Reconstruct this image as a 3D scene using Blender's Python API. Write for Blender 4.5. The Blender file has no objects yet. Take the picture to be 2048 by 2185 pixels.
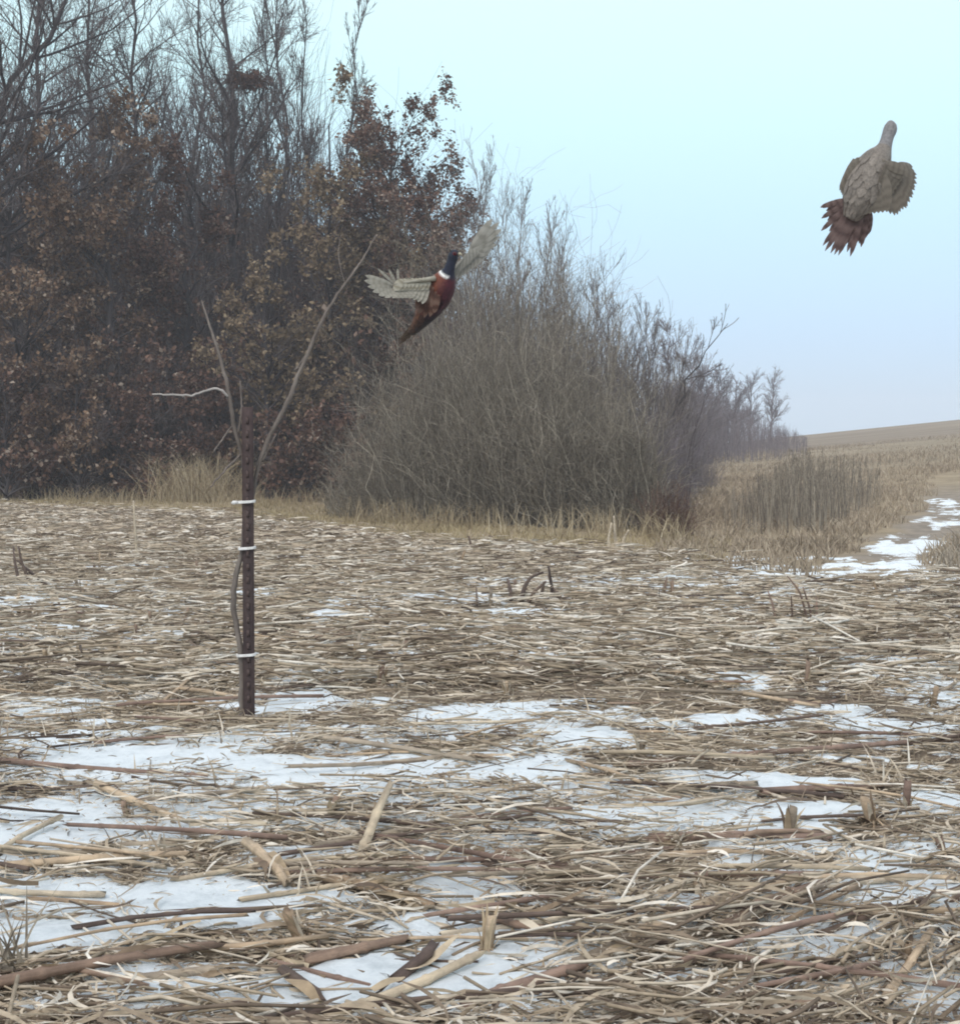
import bpy, math
import numpy as np

# ------------------------------------------------------------------ camera, sky, sun
F = 2813.0            # focal length in pixels of the 2048x2185 photograph
CX, CY = 1024.0, 1092.5
CAMH = 1.10
PITCH = math.atan(132.5 / F)      # horizon sits a little above the middle
scene = bpy.context.scene
COL = scene.collection

cam_data = bpy.data.cameras.new("camera")
cam = bpy.data.objects.new("camera", cam_data)
COL.objects.link(cam)
cam_data.sensor_fit = 'HORIZONTAL'
cam_data.sensor_width = 36.0
cam_data.lens = 36.0 * F / 2048.0
cam_data.clip_start = 0.05
cam_data.clip_end = 3000
cam.location = (0, 0, CAMH)
cam.rotation_euler = (math.pi / 2 - PITCH, 0, 0)
scene.camera = cam

SUN_EL, SUN_ROT = math.radians(42), math.radians(200)
world = bpy.data.worlds.new("World")
scene.world = world
world.use_nodes = True
nt = world.node_tree
nt.nodes.clear()
w_out = nt.nodes.new('ShaderNodeOutputWorld')
w_bg = nt.nodes.new('ShaderNodeBackground')
w_sky = nt.nodes.new('ShaderNodeTexSky')
w_sky.sky_type = 'NISHITA'
w_sky.sun_disc = False
w_sky.sun_elevation = SUN_EL
w_sky.sun_rotation = SUN_ROT
w_sky.air_density = 1.0
w_sky.dust_density = 2.0
w_tc = nt.nodes.new('ShaderNodeTexCoord')
w_sep = nt.nodes.new('ShaderNodeSeparateXYZ')
w_ramp = nt.nodes.new('ShaderNodeValToRGB')       # thin bright overcast, whiter towards the zenith
cr = w_ramp.color_ramp
cr.elements[0].position = 0.0
cr.elements[0].color = (0.545, 0.70, 0.84, 1)
cr.elements[1].position = 1.0
cr.elements[1].color = (0.94, 0.94, 1.0, 1)
for p, c in ((0.08, (0.55, 0.75, 0.96, 1)), (0.17, (0.60, 0.86, 1.03, 1)), (0.27, (0.70, 0.99, 1.05, 1)), (0.5, (0.88, 0.95, 1.02, 1))):
    e = cr.elements.new(p)
    e.color = c
w_mul = nt.nodes.new('ShaderNodeVectorMath')
w_mul.operation = 'SCALE'
w_mul.inputs['Scale'].default_value = 0.07
w_mix = nt.nodes.new('ShaderNodeMix')
w_mix.data_type = 'RGBA'
w_mix.inputs['Factor'].default_value = 0.92
nt.links.new(w_tc.outputs['Generated'], w_sep.inputs[0])
nt.links.new(w_sep.outputs['Z'], w_ramp.inputs[0])
nt.links.new(w_sky.outputs[0], w_mul.inputs[0])
nt.links.new(w_mul.outputs[0], w_mix.inputs['A'])
nt.links.new(w_ramp.outputs[0], w_mix.inputs['B'])
nt.links.new(w_mix.outputs['Result'], w_bg.inputs['Color'])
w_bg.inputs['Strength'].default_value = 1.0
nt.links.new(w_bg.outputs[0], w_out.inputs['Surface'])

sun_data = bpy.data.lights.new("sun", 'SUN')
sun_data.energy = 1.5
sun_data.angle = math.radians(25)
sun_data.color = (1.0, 0.95, 0.88)
sun = bpy.data.objects.new("sun", sun_data)
COL.objects.link(sun)
# sun direction matching the sky's sun (rotation is clockwise from +Y)
sd = np.array([math.sin(SUN_ROT) * math.cos(SUN_EL), math.cos(SUN_ROT) * math.cos(SUN_EL), math.sin(SUN_EL)])
sun.rotation_euler = (math.pi / 2 - SUN_EL, 0, math.atan2(sd[0], -sd[1]))
sun.location = (0, -20, 30)

scene.view_settings.view_transform = 'Standard'
scene.view_settings.look = 'None'
scene.view_settings.exposure = 0.24
scene.view_settings.gamma = 1.0
scene.view_settings.use_curve_mapping = False
scene.cycles.use_denoising = True
scene.cycles.max_bounces = 5
scene.cycles.diffuse_bounces = 3
scene.cycles.volume_bounces = 2
scene.cycles.transparent_max_bounces = 4
scene.cycles.filter_width = 1.9

rng = np.random.default_rng(11)
cp, sp_ = math.cos(PITCH), math.sin(PITCH)


def ray(px, py):
    px = np.asarray(px, float)
    py = np.asarray(py, float)
    a = (px - CX) / F
    b = -(py - CY) / F
    return np.stack([a, cp + b * sp_, b * cp - sp_], -1)


def at(px, py, Y):
    """world point on the sight line of a photo pixel, Y metres out"""
    d = ray(px, py)
    s = np.asarray(Y, float) / d[..., 1]
    return np.array([0, 0, CAMH]) + d * np.asarray(s)[..., None]


# ------------------------------------------------------------------ terrain
_tab = np.random.default_rng(5).random((256, 256))


def vnoise(x, y, s=1.0, seed=0):
    x = np.asarray(x, float) / s + 37.3 * seed
    y = np.asarray(y, float) / s + 91.7 * seed
    xi = np.floor(x).astype(int)
    yi = np.floor(y).astype(int)
    fx = x - xi
    fy = y - yi
    fx = fx * fx * (3 - 2 * fx)
    fy = fy * fy * (3 - 2 * fy)
    g = lambda i, j: _tab[i % 256, j % 256]
    return ((g(xi, yi) * (1 - fx) + g(xi + 1, yi) * fx) * (1 - fy)
            + (g(xi, yi + 1) * (1 - fx) + g(xi + 1, yi + 1) * fx) * fy) * 2 - 1


def sstep(a, b, v):
    t = np.clip((v - a) / (b - a), 0, 1)
    return t * t * (3 - 2 * t)


EDGE_X = np.array([-60, -9.8, -4.4, -0.72, 1.38, 2.2, 2.9, 4.0, 60])
EDGE_Y = np.array([33, 26.9, 23.0, 16.3, 14.1, 12.9, 11.4, 11.05, 10.0])


def edge_y(x):
    return np.interp(x, EDGE_X, EDGE_Y)


def hill(x, y):
    yy = np.maximum(y - 17.0, 0)
    a = 0.060 * np.minimum(yy, 78) ** 1.17
    s = x / np.maximum(y, 1.0)
    lat = np.log1p(np.exp(np.clip((s - 0.02) * 18, -30, 30))) / 18
    lat = np.minimum(lat, 0.6)
    drop = np.minimum(np.maximum(y - 95, 0) * 0.06, 3.0)
    return a * lat - drop


def zg(x, y):
    x = np.asarray(x, float)
    y = np.asarray(y, float)
    near = 1 - sstep(25, 45, np.hypot(x, y))
    return hill(x, y) + near * (0.020 * vnoise(x, y, 0.9, 1) + 0.010 * vnoise(x, y, 0.27, 2) + 0.005 * vnoise(x, y, 0.09, 3)) \
        + (1 - near) * 0.12 * vnoise(x, y, 14, 4)


def ground(px, py):
    """world point where the sight line of a photo pixel meets the terrain"""
    d = ray(px, py)
    s = CAMH / max(-d[2], 1e-4)
    for _ in range(25):
        p = np.array([0, 0, CAMH]) + d * s
        h = float(zg(p[0], p[1]))
        s = 0.5 * s + 0.5 * (CAMH - h) / max(-d[2], 1e-4)
    p = np.array([0, 0, CAMH]) + d * s
    p[2] = float(zg(p[0], p[1]))
    return p


# ------------------------------------------------------------------ mesh helpers
def build_mesh(name, V, faces, mats, smooth=False, attrs=None, cols=None):
    """V (n,3); faces: list of (m,k) int arrays"""
    me = bpy.data.meshes.new(name)
    V = np.asarray(V, np.float32).reshape(-1, 3)
    me.vertices.add(len(V))
    me.vertices.foreach_set('co', V.ravel())
    faces = [np.asarray(f, np.int32) for f in faces if len(f)]
    nl = sum(f.size for f in faces)
    npoly = sum(len(f) for f in faces)
    me.loops.add(nl)
    me.polygons.add(npoly)
    me.loops.foreach_set('vertex_index', np.concatenate([f.ravel() for f in faces]))
    tot = np.concatenate([np.full(len(f), f.shape[1], np.int32) for f in faces])
    st = np.concatenate([[0], np.cumsum(tot)[:-1]]).astype(np.int32)
    me.polygons.foreach_set('loop_start', st)
    me.polygons.foreach_set('loop_total', tot)
    if smooth:
        me.polygons.foreach_set('use_smooth', np.ones(npoly, bool))
    if attrs:
        for k, a in attrs.items():
            at_ = me.attributes.new(k, 'FLOAT', 'POINT')
            at_.data.foreach_set('value', np.asarray(a, np.float32))
    if cols is not None:
        ca = me.color_attributes.new('plumage', 'FLOAT_COLOR', 'POINT')
        c4 = np.ones((len(V), 4), np.float32)
        c4[:, :3] = cols
        ca.data.foreach_set('color', c4.ravel())
    me.update(calc_edges=True)
    me.validate()
    for m in (mats if isinstance(mats, (list, tuple)) else [mats]):
        me.materials.append(m)
    return me


def unit(v):
    return v / np.maximum(np.linalg.norm(v, axis=-1, keepdims=True), 1e-9)


class Geo:
    def __init__(self):
        self.V, self.F, self.A, self.n = [], {}, [], 0

    def add(self, V, faces, a=0.5):
        V = np.asarray(V, float).reshape(-1, 3)
        self.V.append(V)
        self.A.append(np.broadcast_to(np.asarray(a, float).reshape(-1) if np.ndim(a) else np.full(1, a), (len(V),)) if np.ndim(a) == 0 else np.asarray(a, float))
        for f in faces:
            f = np.asarray(f, int)
            if len(f):
                self.F.setdefault(f.shape[1], []).append(f + self.n)
        self.n += len(V)

    def tubes(self, P, R, sides=3, rnd=None, caps=False):
        P = np.asarray(P, float)
        R = np.asarray(R, float)
        N, K, _ = P.shape
        T = np.empty_like(P)
        T[:, 1:-1] = P[:, 2:] - P[:, :-2]
        T[:, 0] = P[:, 1] - P[:, 0]
        T[:, -1] = P[:, -1] - P[:, -2]
        T = unit(T)
        d0 = unit(P[:, -1] - P[:, 0])
        ref = np.where(np.abs(d0[:, 2:3]) > 0.8, np.array([[1.0, 0, 0]]), np.array([[0, 0, 1.0]]))
        U = unit(np.cross(T, ref[:, None, :]))
        W = np.cross(T, U)
        an = np.arange(sides) * 2 * np.pi / sides
        V = P[:, :, None, :] + R[:, :, None, None] * (np.cos(an)[None, None, :, None] * U[:, :, None, :] + np.sin(an)[None, None, :, None] * W[:, :, None, :])
        base = np.arange(N * K * sides).reshape(N, K, sides)
        a = base[:, :-1, :]
        b = base[:, 1:, :]
        q = np.stack([a, np.roll(a, -1, 2), np.roll(b, -1, 2), b], -1).reshape(-1, 4)
        fs = [q]
        if caps:
            fs.append(base[:, 0, ::-1].reshape(-1, sides))
            fs.append(base[:, -1, :].reshape(-1, sides))
        if rnd is None:
            rnd = rng.random(N)
        self.add(V, fs, np.repeat(rnd, K * sides))

    def ribbons(self, P, Wd, side, rnd=None):
        """P (N,K,3), Wd (N,K), side (N,3) or (N,K,3) sideways unit vector"""
        P = np.asarray(P, float)
        N, K, _ = P.shape
        if side.ndim == 2:
            side = side[:, None, :]
        V = np.stack([P - side * Wd[..., None] * 0.5, P + side * Wd[..., None] * 0.5], 2)
        base = np.arange(N * K * 2).reshape(N, K, 2)
        q = np.stack([base[:, :-1, 0], base[:, :-1, 1], base[:, 1:, 1], base[:, 1:, 0]], -1).reshape(-1, 4)
        if rnd is None:
            rnd = rng.random(N)
        self.add(V, [q], np.repeat(rnd, K * 2))

    def leaves(self, C, size, rnd=None, flat=0.0):
        """folded leaf blades of two faces at centres C"""
        N = len(C)
        d = rng.normal(size=(N, 3))
        d[:, 2] = d[:, 2] * (1 - flat) - 0.3
        d = unit(d)
        s = unit(np.cross(d, rng.normal(size=(N, 3))))
        n = np.cross(d, s)
        L = (size * (0.45 + 1.1 * rng.beta(1.6, 2.2, N)))[:, None]
        w = L * rng.uniform(0.28, 0.42, N)[:, None]
        V = np.stack([C, C + d * L * 0.55 + s * w + n * L * 0.12, C + d * L - n * L * 0.08, C + d * L * 0.55 - s * w + n * L * 0.12], 1)
        b = np.arange(N)[:, None] * 4
        t = np.concatenate([b + np.array([[0, 1, 2]]), b + np.array([[0, 2, 3]])])
        if rnd is None:
            rnd = rng.random(N)
        self.add(V, [t], np.repeat(rnd, 4))

    def mesh(self, name, mat, smooth=False):
        V = np.concatenate(self.V)
        A = np.concatenate(self.A)
        return build_mesh(name, V, [np.concatenate(f) for f in self.F.values()], mat, smooth, {'rnd': A})


def link(name, data, parent=None, loc=(0, 0, 0), rz=0.0, scale=1.0):
    o = bpy.data.objects.new(name, data)
    COL.objects.link(o)
    o.location = tuple(float(v) for v in loc)
    if rz:
        o.rotation_euler = (0, 0, rz)
    if scale != 1.0:
        o.scale = (scale,) * 3
    if parent is not None:
        o.parent = parent
    return o


def tag(o, label, cat, group=None):
    o['label'] = label
    o['category'] = cat
    if group:
        o['group'] = group
    return o


def kind(o, k, label=None, cat=None):
    o['kind'] = k
    if label:
        o['label'] = label
    if cat:
        o['category'] = cat
    return o


# ------------------------------------------------------------------ materials
def mat_new(name):
    m = bpy.data.materials.new(name)
    m.use_nodes = True
    n = m.node_tree
    b = n.nodes['Principled BSDF']
    b.inputs['Roughness'].default_value = 0.85
    b.inputs['Specular IOR Level'].default_value = 0.2
    return m, n, b


def ramp(n, stops, src=None):
    r = n.nodes.new('ShaderNodeValToRGB')
    el = r.color_ramp.elements
    el[0].position, el[0].color = stops[0][0], (*stops[0][1], 1)
    el[1].position, el[1].color = stops[-1][0], (*stops[-1][1], 1)
    for p, c in stops[1:-1]:
        e = el.new(p)
        e.color = (*c, 1)
    if src is not None:
        n.links.new(src, r.inputs[0])
    return r


def noise(n, scale, detail=4, rough=0.6, coord='Object', stretch=None):
    tc = n.nodes.new('ShaderNodeTexCoord')
    t = n.nodes.new('ShaderNodeTexNoise')
    t.inputs['Scale'].default_value = scale
    t.inputs['Detail'].default_value = detail
    t.inputs['Roughness'].default_value = rough
    if stretch:
        mp = n.nodes.new('ShaderNodeMapping')
        mp.inputs['Scale'].default_value = stretch
        n.links.new(tc.outputs[coord], mp.inputs[0])
        n.links.new(mp.outputs[0], t.inputs['Vector'])
    else:
        n.links.new(tc.outputs[coord], t.inputs['Vector'])
    return t.outputs['Fac']


def mixc(n, a, b, fac, mode='MIX'):
    m = n.nodes.new('ShaderNodeMix')
    m.data_type = 'RGBA'
    m.blend_type = mode
    for k, v in (('Factor', fac), ('A', a), ('B', b)):
        if isinstance(v, (int, float)):
            m.inputs[k].default_value = v
        elif isinstance(v, tuple):
            m.inputs[k].default_value = (*v, 1)
        else:
            n.links.new(v, m.inputs[k])
    return m.outputs['Result']


def bump(n, b, h, strength=0.4, dist=0.01):
    bp = n.nodes.new('ShaderNodeBump')
    bp.inputs['Strength'].default_value = strength
    bp.inputs['Distance'].default_value = dist
    n.links.new(h, bp.inputs['Height'])
    n.links.new(bp.outputs[0], b.inputs['Normal'])


def mat_attr(name, stops, nscale=20, nmix=0.5, rough=0.85, trans=0.0, obj_random=False):
    """colour picked for each piece from a ramp, then mottled by a fine noise"""
    m, n, b = mat_new(name)
    if obj_random:
        oi = n.nodes.new('ShaderNodeObjectInfo')
        src = oi.outputs['Random']
    else:
        a = n.nodes.new('ShaderNodeAttribute')
        a.attribute_name = 'rnd'
        src = a.outputs['Fac']
    r = ramp(n, stops, src)
    f = noise(n, nscale, 3)
    g = ramp(n, [(0.3, (0.55, 0.55, 0.55)), (0.7, (1.3, 1.3, 1.3))], f)
    c = mixc(n, r.outputs[0], g.outputs[0], nmix, 'MULTIPLY')
    n.links.new(c, b.inputs['Base Color'])
    b.inputs['Roughness'].default_value = rough
    if trans:
        t = n.nodes.new('ShaderNodeBsdfTranslucent')
        n.links.new(c, t.inputs['Color'])
        mx = n.nodes.new('ShaderNodeMixShader')
        mx.inputs[0].default_value = trans
        n.links.new(b.outputs[0], mx.inputs[1])
        n.links.new(t.outputs[0], mx.inputs[2])
        n.links.new(mx.outputs[0], n.nodes['Material Output'].inputs['Surface'])
    return m


STRAW = [(0.0, (0.082, 0.060, 0.050)), (0.16, (0.195, 0.149, 0.112)), (0.40, (0.355, 0.284, 0.206)), (0.64, (0.485, 0.402, 0.302)),
         (0.84, (0.64, 0.56, 0.455)), (1.0, (0.80, 0.745, 0.66))]
M_straw = mat_attr('corn_residue', STRAW, 30, 0.6, trans=0.12)
M_husk = mat_attr('corn_husk', [(0.0, (0.16, 0.112, 0.082)), (0.35, (0.38, 0.29, 0.195)), (0.7, (0.52, 0.42, 0.29)), (1.0, (0.70, 0.62, 0.51))], 25, 0.6, trans=0.15)
M_bark = mat_attr('bark_dark', [(0.0, (0.030, 0.027, 0.032)), (0.5, (0.056, 0.049, 0.052)), (1.0, (0.10, 0.086, 0.085))], 12, 0.5)
M_twig = mat_attr('twig_grey', [(0.0, (0.055, 0.045, 0.047)), (0.6, (0.112, 0.092, 0.092)), (1.0, (0.21, 0.18, 0.175))], 12, 0.4)
M_willow = mat_attr('willow_stems', [(0.0, (0.105, 0.088, 0.070)), (0.5, (0.225, 0.195, 0.155)), (0.85, (0.35, 0.31, 0.25)), (1.0, (0.58, 0.52, 0.43))], 1.3, 0.75)
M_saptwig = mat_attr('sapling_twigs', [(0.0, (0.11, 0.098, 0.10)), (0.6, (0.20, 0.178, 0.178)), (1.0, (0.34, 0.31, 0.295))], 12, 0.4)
M_fartwig = mat_attr('hazed_far_twigs', [(0.0, (0.13, 0.115, 0.13)), (1.0, (0.27, 0.235, 0.25))], 3, 0.3)  # distance haze put into the colour: lighter than the near twigs
M_oakleaf = mat_attr('oak_leaves_brown', [(0.0, (0.075, 0.048, 0.038)), (0.45, (0.175, 0.107, 0.070)), (0.8, (0.27, 0.18, 0.115)), (1.0, (0.42, 0.33, 0.26))], 3, 0.7, trans=0.25)
M_rustleaf = mat_attr('oak_leaves_rust', [(0.0, (0.068, 0.042, 0.038)), (0.5, (0.155, 0.088, 0.066)), (0.85, (0.25, 0.155, 0.115)), (1.0, (0.42, 0.34, 0.28))], 3, 0.7, trans=0.25)
M_ochreleaf = mat_attr('oak_leaves_ochre', [(0.0, (0.11, 0.080, 0.050)), (0.5, (0.215, 0.155, 0.098)), (1.0, (0.36, 0.28, 0.19))], 3, 0.7, trans=0.25)
M_grass = mat_attr('dry_grass', [(0.0, (0.17, 0.13, 0.085)), (0.45, (0.32, 0.255, 0.165)), (0.8, (0.43, 0.355, 0.24)), (1.0, (0.58, 0.50, 0.37))], 2, 0.4, trans=0.15)
M_olive = mat_attr('olive_grass', [(0.0, (0.17, 0.135, 0.075)), (0.5, (0.33, 0.265, 0.155)), (1.0, (0.48, 0.40, 0.26))], 2, 0.4, trans=0.15)
M_weed = mat_attr('grey_weeds', [(0.0, (0.115, 0.095, 0.08)), (0.5, (0.235, 0.20, 0.16)), (1.0, (0.40, 0.35, 0.28))], 3, 0.4)
M_path_grass = mat_attr('grey_tan_grass', [(0.0, (0.17, 0.135, 0.10)), (0.5, (0.31, 0.25, 0.185)), (1.0, (0.44, 0.37, 0.28))], 2, 0.4)


def mat_ground():
    m, n, b = mat_new('field_ground')
    soil = ramp(n, [(0.25, (0.085, 0.064, 0.054)), (0.5, (0.21, 0.168, 0.125)), (0.75, (0.40, 0.335, 0.245))], noise(n, 9, 8, 0.75, stretch=(0.5, 1.6, 1)))
    grass = ramp(n, [(0.3, (0.18, 0.145, 0.095)), (0.5, (0.29, 0.232, 0.155)), (0.7, (0.40, 0.325, 0.22))], noise(n, 1.2, 8, 0.75))
    hillc = ramp(n, [(0.32, (0.14, 0.118, 0.085)), (0.5, (0.265, 0.22, 0.155)), (0.68, (0.37, 0.305, 0.215))], noise(n, 0.25, 8, 0.7, stretch=(0.25, 1.2, 1)))
    hill2 = ramp(n, [(0.32, (0.16, 0.13, 0.10)), (0.5, (0.235, 0.192, 0.145)), (0.68, (0.31, 0.25, 0.185))], noise(n, 0.25, 8, 0.7, stretch=(0.2, 1.2, 1)))
    path = ramp(n, [(0.3, (0.14, 0.12, 0.10)), (0.5, (0.245, 0.21, 0.172)), (0.7, (0.36, 0.305, 0.245))], noise(n, 3, 8, 0.75))

    def A(nm):
        a = n.nodes.new('ShaderNodeAttribute')
        a.attribute_name = nm
        return a.outputs['Fac']
    c = mixc(n, soil.outputs[0], grass.outputs[0], A('grass'))
    c = mixc(n, c, hillc.outputs[0], A('hill'))
    c = mixc(n, c, hill2.outputs[0], A('crest'))
    c = mixc(n, c, path.outputs[0], A('path'))
    n.links.new(c, b.inputs['Base Color'])
    b.inputs['Roughness'].default_value = 0.95
    bump(n, b, noise(n, 40, 6, 0.7), 0.6, 0.02)
    return m


def mat_snow():
    m, n, b = mat_new('snow')
    f = noise(n, 14, 6, 0.7)
    c = ramp(n, [(0.30, (0.60, 0.66, 0.70)), (0.5, (0.80, 0.86, 0.90)), (0.7, (0.85, 0.91, 0.94))], f)
    a = n.nodes.new('ShaderNodeAttribute')
    a.attribute_name = 'depth'
    ad = n.nodes.new('ShaderNodeMath')
    ad.operation = 'MULTIPLY_ADD'
    n.links.new(noise(n, 55, 6, 0.8, stretch=(0.6, 1.3, 1)), ad.inputs[0])
    ad.inputs[1].default_value = -1.9
    n.links.new(a.outputs['Fac'], ad.inputs[2])
    thin = ramp(n, [(-0.0, (1, 1, 1)), (0.12, (0, 0, 0))])
    ad2 = n.nodes.new('ShaderNodeMath')
    ad2.operation = 'ADD'
    ad2.inputs[1].default_value = 1.0
    n.links.new(ad.outputs[0], ad2.inputs[0])
    n.links.new(ad2.outputs[0], thin.inputs[0])
    cs = mixc(n, c.outputs[0], (0.26, 0.20, 0.15), thin.outputs[0])
    n.links.new(cs, b.inputs['Base Color'])
    b.inputs['Roughness'].default_value = 0.75
    bump(n, b, noise(n, 60, 7, 0.8), 0.9, 0.012)
    return m


M_ground = mat_ground()
M_snow = mat_snow()

# ------------------------------------------------------------------ snow layout (patches on the ground)
PATH = np.array([[3.2, 11.2], [3.7, 12.4], [4.5, 14.2], [5.95, 17.5], [7.65, 21.5], [9.4, 26], [11.2, 31], [14.5, 38]])


def path_dist(x, y):
    """signed sideways distance to the farm track (in metres), and the length along it"""
    best = np.full(np.shape(x), 1e9)
    sg = np.zeros(np.shape(x))
    for (a, b) in zip(PATH[:-1], PATH[1:]):
        d = b - a
        L = np.hypot(*d)
        d = d / L
        t = np.clip((x - a[0]) * d[0] + (y - a[1]) * d[1], 0, L)
        qx, qy = a[0] + d[0] * t, a[1] + d[1] * t
        D = np.hypot(x - qx, y - qy)
        s = np.sign((x - a[0]) * d[1] - (y - a[1]) * d[0])
        m = D < best
        best = np.where(m, D, best)
        sg = np.where(m, s, sg)
    return best * sg


PATCH = [(300, 1640, 230, 32), (560, 1648, 130, 30), (760, 1665, 240, 38), (1150, 1652, 110, 26), (1270, 1582, 90, 24), (50, 1790, 200, 72), (690, 1765, 55, 18),
         (1430, 1752, 270, 40), (1680, 1760, 120, 42), (1620, 1676, 190, 22), (1010, 1898, 120, 36), (250, 1925, 330, 42), (470, 1950, 140, 40), (120, 2010, 190, 34), (1950, 1930, 170, 62),
         (1740, 2022, 150, 46), (760, 2110, 170, 44), (420, 2150, 240, 50), (1990, 2150, 130, 40), (2010, 1722, 70, 34), (1050, 1775, 160, 22), (980, 2110, 80, 30),
         (1560, 1545, 110, 20), (1590, 1458, 90, 18), (1900, 1560, 120, 20), (650, 1500, 70, 26), (930, 1530, 70, 18), (1560, 1855, 90, 22), (1350, 1820, 80, 14), (1180, 2160, 120, 26),
         (640, 1450, 60, 16), (60, 1285, 90, 12), (700, 1315, 40, 14), (1100, 1308, 110, 9), (215, 1300, 40, 8), (530, 1265, 80, 6), (1180, 1345, 130, 10), (120, 1500, 90, 10), (1150, 1405, 70, 8),
         (1420, 1395, 60, 8), (1740, 1520, 80, 14), (1980, 1500, 60, 12), (900, 1990, 90, 18), (1480, 2100, 90, 20)]
_pc = []
for (px, py, rx, ry) in PATCH:
    c = ground(px, py)
    y0 = ground(px, py - ry)[1]
    y1 = ground(px, py + ry)[1]
    _pc.append((c[0], 0.5 * (y0 + y1), rx / F * c[1] * 0.95, 0.43 * (y0 - y1)))


def patch_m(x, y):
    m = np.full(np.shape(x), -1.0)
    for (cx, cy, rx, ry) in _pc:
        m = np.maximum(m, 1 - (((x - cx) / rx) ** 2 + ((y - cy) / ry) ** 2))
    return np.maximum(m, -0.75)


def snow_m(x, y, under=True):
    m = patch_m(x, y)
    ns = 0.55 * vnoise(x * 0.5, y, 0.22, 7) + 0.60 * vnoise(x * 0.55, y, 0.09, 8) + 0.40 * vnoise(x * 0.7, y, 0.04, 9)
    bg = 0.5 * vnoise(x * 0.5, y, 0.8, 10) + 0.62 * (1 - sstep(4.0, 6.2, y)) + 0.55 * (1 - sstep(9, 15, y)) + 0.22 * sstep(0.3, 2.0, x)
    if not under:
        return m * 0.72 + ns + 0.02
    return m * 0.72 + ns + 0.02 + np.maximum(bg, 0) * 0.62


def path_m(x, y):
    D = path_dist(x, y)
    rut = np.exp(-(D / 0.46) ** 2) * 0.75 + 0.25 * np.exp(-((np.abs(D) - 0.34) / 0.14) ** 2) - 0.68
    ns = 0.30 * vnoise(x, y * 0.5, 0.7, 12) + 0.38 * vnoise(x - 0.4 * y, y * 0.25, 0.22, 15) + 0.40 * vnoise(x, y, 0.10, 13)
    fade = sstep(10.9, 12.6, y) * (1 - sstep(23, 28, y))
    return (rut + ns - 0.07) * fade - (1 - fade)


def snow_sheet(name, x0, x1, y0, y1, dx, ys, fn, label, amp=0.02):
    xs = np.arange(x0, x1, dx)
    X, Y = np.meshgrid(xs, ys, indexing='ij')
    M = fn(X, Y)
    Z = zg(X, Y) + np.clip(M * 0.045, -0.03, amp)
    idx = np.arange(X.size).reshape(X.shape)
    q = np.stack([idx[:-1, :-1], idx[1:, :-1], idx[1:, 1:], idx[:-1, 1:]], -1).reshape(-1, 4)
    keep = M.ravel()[q].max(1) > -0.12
    q = q[keep]
    used = np.unique(q)
    remap = np.full(X.size, -1)
    remap[used] = np.arange(len(used))
    V = np.stack([X, Y, Z], -1).reshape(-1, 3)[used]
    o = link(name, build_mesh(name, V, [remap[q]], M_snow, True, {'depth': M.ravel()[used]}))
    return kind(o, 'stuff', label, 'snow')


# ------------------------------------------------------------------ ground sheet
def axis(parts):
    out = []
    for a, b, s in parts:
        out.append(np.arange(a, b, s))
    return np.concatenate(out)


gx = axis([(-320, -60, 13), (-60, -12, 1.5), (-12, -5, 0.25), (-5, 5, 0.07), (5, 14, 0.2), (14, 60, 1.5), (60, 330, 13)])
gy = axis([(-60, 0, 5), (0, 2, 0.4), (2, 7, 0.055), (7, 14, 0.12), (14, 40, 0.3), (40, 120, 1.6), (120, 420, 15)])
GX, GY = np.meshgrid(gx, gy, indexing='ij')
GZ = zg(GX, GY)
gi = np.arange(GX.size).reshape(GX.shape)
gq = np.stack([gi[:-1, :-1], gi[1:, :-1], gi[1:, 1:], gi[:-1, 1:]], -1).reshape(-1, 4)
ed = edge_y(GX) + 0.5 * vnoise(GX, GY, 0.8, 20)
a_grass = sstep(-0.6, 0.6, GY - ed)
a_hill = sstep(34, 42, GY + 1.5 * vnoise(GX, GY, 6, 21) - 0.05 * GX)
a_crest = sstep(57, 59, GY + 1.0 * vnoise(GX, GY, 9, 22))
pd = path_dist(GX, GY)
a_path = (1 - sstep(0.15, 0.75, np.abs(pd) + 0.25 * vnoise(GX, GY, 0.6, 23))) * sstep(11.0, 13.5, GY + 0.8 * vnoise(GX, GY, 0.7, 24)) * (1 - sstep(24, 30, GY))
g_o = link('ground', build_mesh('ground', np.stack([GX, GY, GZ], -1).reshape(-1, 3), [gq], M_ground, True,
                                {'grass': a_grass.ravel(), 'hill': a_hill.ravel(), 'crest': a_crest.ravel(), 'path': a_path.ravel()}))
kind(g_o, 'structure')

snow_sheet('snow', -2.9, 2.9, 2.0, 7.2, 0.022, np.concatenate([np.arange(2.0, 4.6, 0.022), np.arange(4.6, 7.2, 0.035)]), snow_m,
           'thin patches of snow between the corn residue in the near field')
snow_sheet('snow', -6.0, 6.0, 7.2, 15.0, 0.06, np.arange(7.2, 13.5, 0.06), snow_m, 'small streaks of snow in the farther stubble')
snow_sheet('snow', 2.0, 13.0, 10.5, 34.0, 0.07, np.arange(10.6, 33.0, 0.09), path_m, 'broken snow lying in the ruts of the farm track', 0.012)


# ------------------------------------------------------------------ corn residue carpet (uncountable litter)
def sample_field(n, ya, yb, power):
    """points in the field, thinning out with distance"""
    u = rng.random(n)
    e = 2 - power
    y = (ya ** e + u * (yb ** e - ya ** e)) ** (1 / e)
    x = rng.uniform(-1, 1, n) * (0.46 * y + 0.3)
    return x, y


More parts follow.
